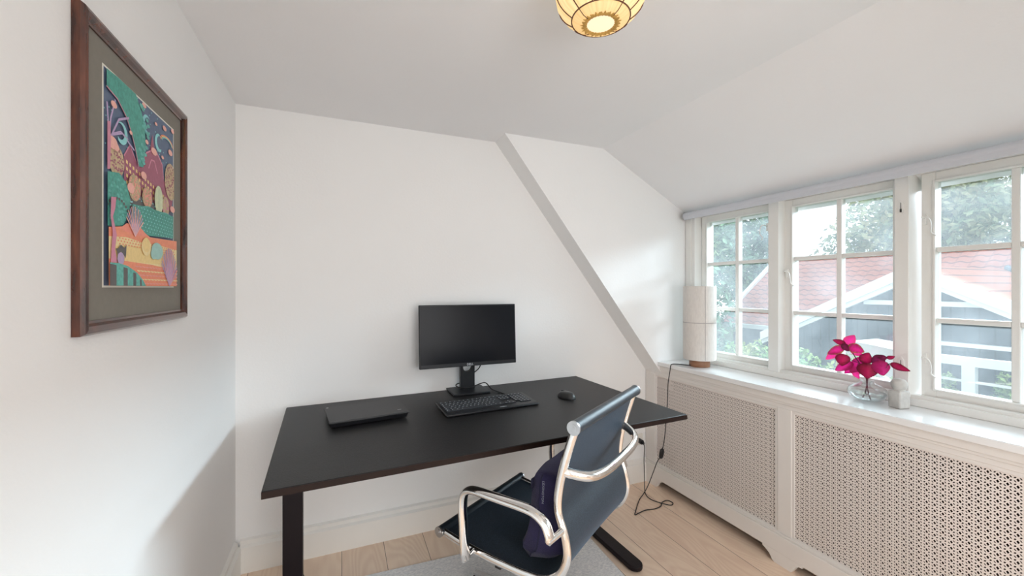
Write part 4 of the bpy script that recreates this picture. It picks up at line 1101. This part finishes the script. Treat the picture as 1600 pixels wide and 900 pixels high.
def tree(name, label, cat, loc, trunk_h, blobs, nleaf, size, m, seed, group=None):
    """crown of many small leaf quads over ellipsoid boughs, on a tapering trunk"""
    t = thing(name, label, cat, (loc[0], loc[1], GZ), 0, group)
    rnd = random.Random(seed)
    vs, fs = [], []
    tot = sum(r[0]*r[1] for _, r in blobs)
    for c, r in blobs:
        k = int(nleaf*r[0]*r[1]/tot)
        for _ in range(k):
            d = Vector((rnd.gauss(0, 1), rnd.gauss(0, 1), rnd.gauss(0, 1))).normalized()
            q = rnd.random()**.33
            lump = 1+.28*noise.noise(d*2.3+Vector((seed, c[0], c[1])))+.12*noise.noise(d*6)
            p = Vector(c)+Vector((d.x*r[0], d.y*r[0], d.z*r[1]))*q*lump
            n = Vector((rnd.gauss(0, 1), rnd.gauss(0, 1), rnd.gauss(0, 1)+.5)).normalized(); a = n.orthogonal().normalized(); a = Matrix.Rotation(rnd.random()*6.28, 3, n) @ a; bb = n.cross(a)
            s = size*rnd.uniform(.6, 1.3); i = len(vs)
            vs += [p-a*s, p-bb*s*.45, p+a*s, p+bb*s*.45+n*s*.15]; fs.append((i, i+1, i+2, i+3))
    me = bpy.data.meshes.new('foliage'); me.from_pydata([tuple(v) for v in vs], [], fs)
    o = link('foliage', me, m, t)
    b = BM(); top = max(c[2] for c, r in blobs)
    tube(b, [(0, 0, 0), (.05, .03, trunk_h*.5), (0, 0, trunk_h), (.05, 0, top)], .16 if cat == 'tree' else .03, seg=10, taper=lambda x: 1-.75*x)
    for c, r in blobs[:5]: tube(b, [(0, 0, trunk_h*.8), (c[0]*.5, c[1]*.5, (trunk_h*.8+c[2])*.5+.2), tuple(c)], .07 if cat == 'tree' else .015, seg=7, taper=lambda x: 1-.7*x)
    obj('trunk', b, BARK, t, smooth=True)
    return t
def zz(z): return z-GZ
GT, GS = 'trees beyond the window', 'shrubs in the garden'
tree('garden_tree', 'tall blue-green tree seen through the leftmost window', 'tree', (8.6, 9.6, 0), 1.5,
     [((0, -.5, zz(-.6)), (1.5, 1.6)), ((.2, .4, zz(1.2)), (1.6, 1.5)), ((.3, -.9, zz(2.4)), (1.6, 1.5)), ((-.2, 1.2, zz(2.5)), (1.4, 1.4)), ((.2, -1.2, zz(.6)), (1.2, 1.3))], 12000, .09, LEAFA, 3, GT)
tree('garden_tree', 'broad olive tree rising behind the red roof in the second window', 'tree', (17.5, 7.6, 0), 3,
     [((0, 0, zz(3.3)), (1.9, 1.8)), ((.3, -1.2, zz(3.9)), (1.7, 1.7)), ((0, 1.3, zz(2.5)), (1.2, 1.1)), ((0, -.4, zz(4.6)), (1.3, 1.0))], 6500, .12, LEAFB, 11, GT)
tree('garden_tree', 'large pale olive tree behind the roof in the right-hand window', 'tree', (24.5, 7.2, 0), 3,
     [((0, 2.4, zz(4.4)), (2.3, 2.0)), ((0, .6, zz(3.2)), (2.2, 1.8)), ((0, -1.6, zz(2.6)), (2.3, 1.9)), ((0, -4.2, zz(3.2)), (2.3, 2.4)), ((.2, 1.2, zz(4.9)), (1.3, 1.0))], 8500, .17, LEAFB, 21, GT)
tree('garden_tree', 'dark tree behind the roof verge in the left window', 'tree', (17.5, 13.9, 0), 3,
     [((0, 0, zz(2.6)), (1.9, 2.0)), ((0, 1.6, zz(3.8)), (1.8, 1.8)), ((0, -1.1, zz(4.0)), (1.3, 1.3)), ((0, -.9, zz(1.6)), (1.4, 1.3))], 7000, .14, LEAFA, 31, GT)
tree('garden_shrub', 'yellow-green shrub below the gutter in the left window', 'shrub', (7.6, 6.0, 0), 1,
     [((0, -.3, zz(-.8)), (.75, .8)), ((.2, .1, zz(-.3)), (.45, .45)), ((-.1, -.5, zz(-.1)), (.35, .4))], 3500, .06, LEAFC, 41, GS)
tree('garden_shrub', 'bright green shrub at the lower left of the second window', 'shrub', (6.4, 3.75, 0), 1,
     [((0, -.1, zz(-.55)), (.75, .72)), ((0, .25, zz(.0)), (.38, .40)), ((.1, -.45, zz(.0)), (.33, .45)), ((0, -.9, zz(-.7)), (.5, .5))], 4500, .05, LEAFC, 51, GS)
tree('garden_shrub', 'light green bush behind the railing, left of its middle post', 'shrub', (8.80, 3.25, 0), 1, [((0, 0, zz(-.5)), (.11, .5))], 700, .04, LEAFC, 61, GS)
tree('garden_shrub', 'leafy bush behind the railing, right of its middle post', 'shrub', (8.80, 2.66, 0), 1, [((0, 0, zz(-.35)), (.11, .45))], 700, .04, LEAFC, 71, GS)
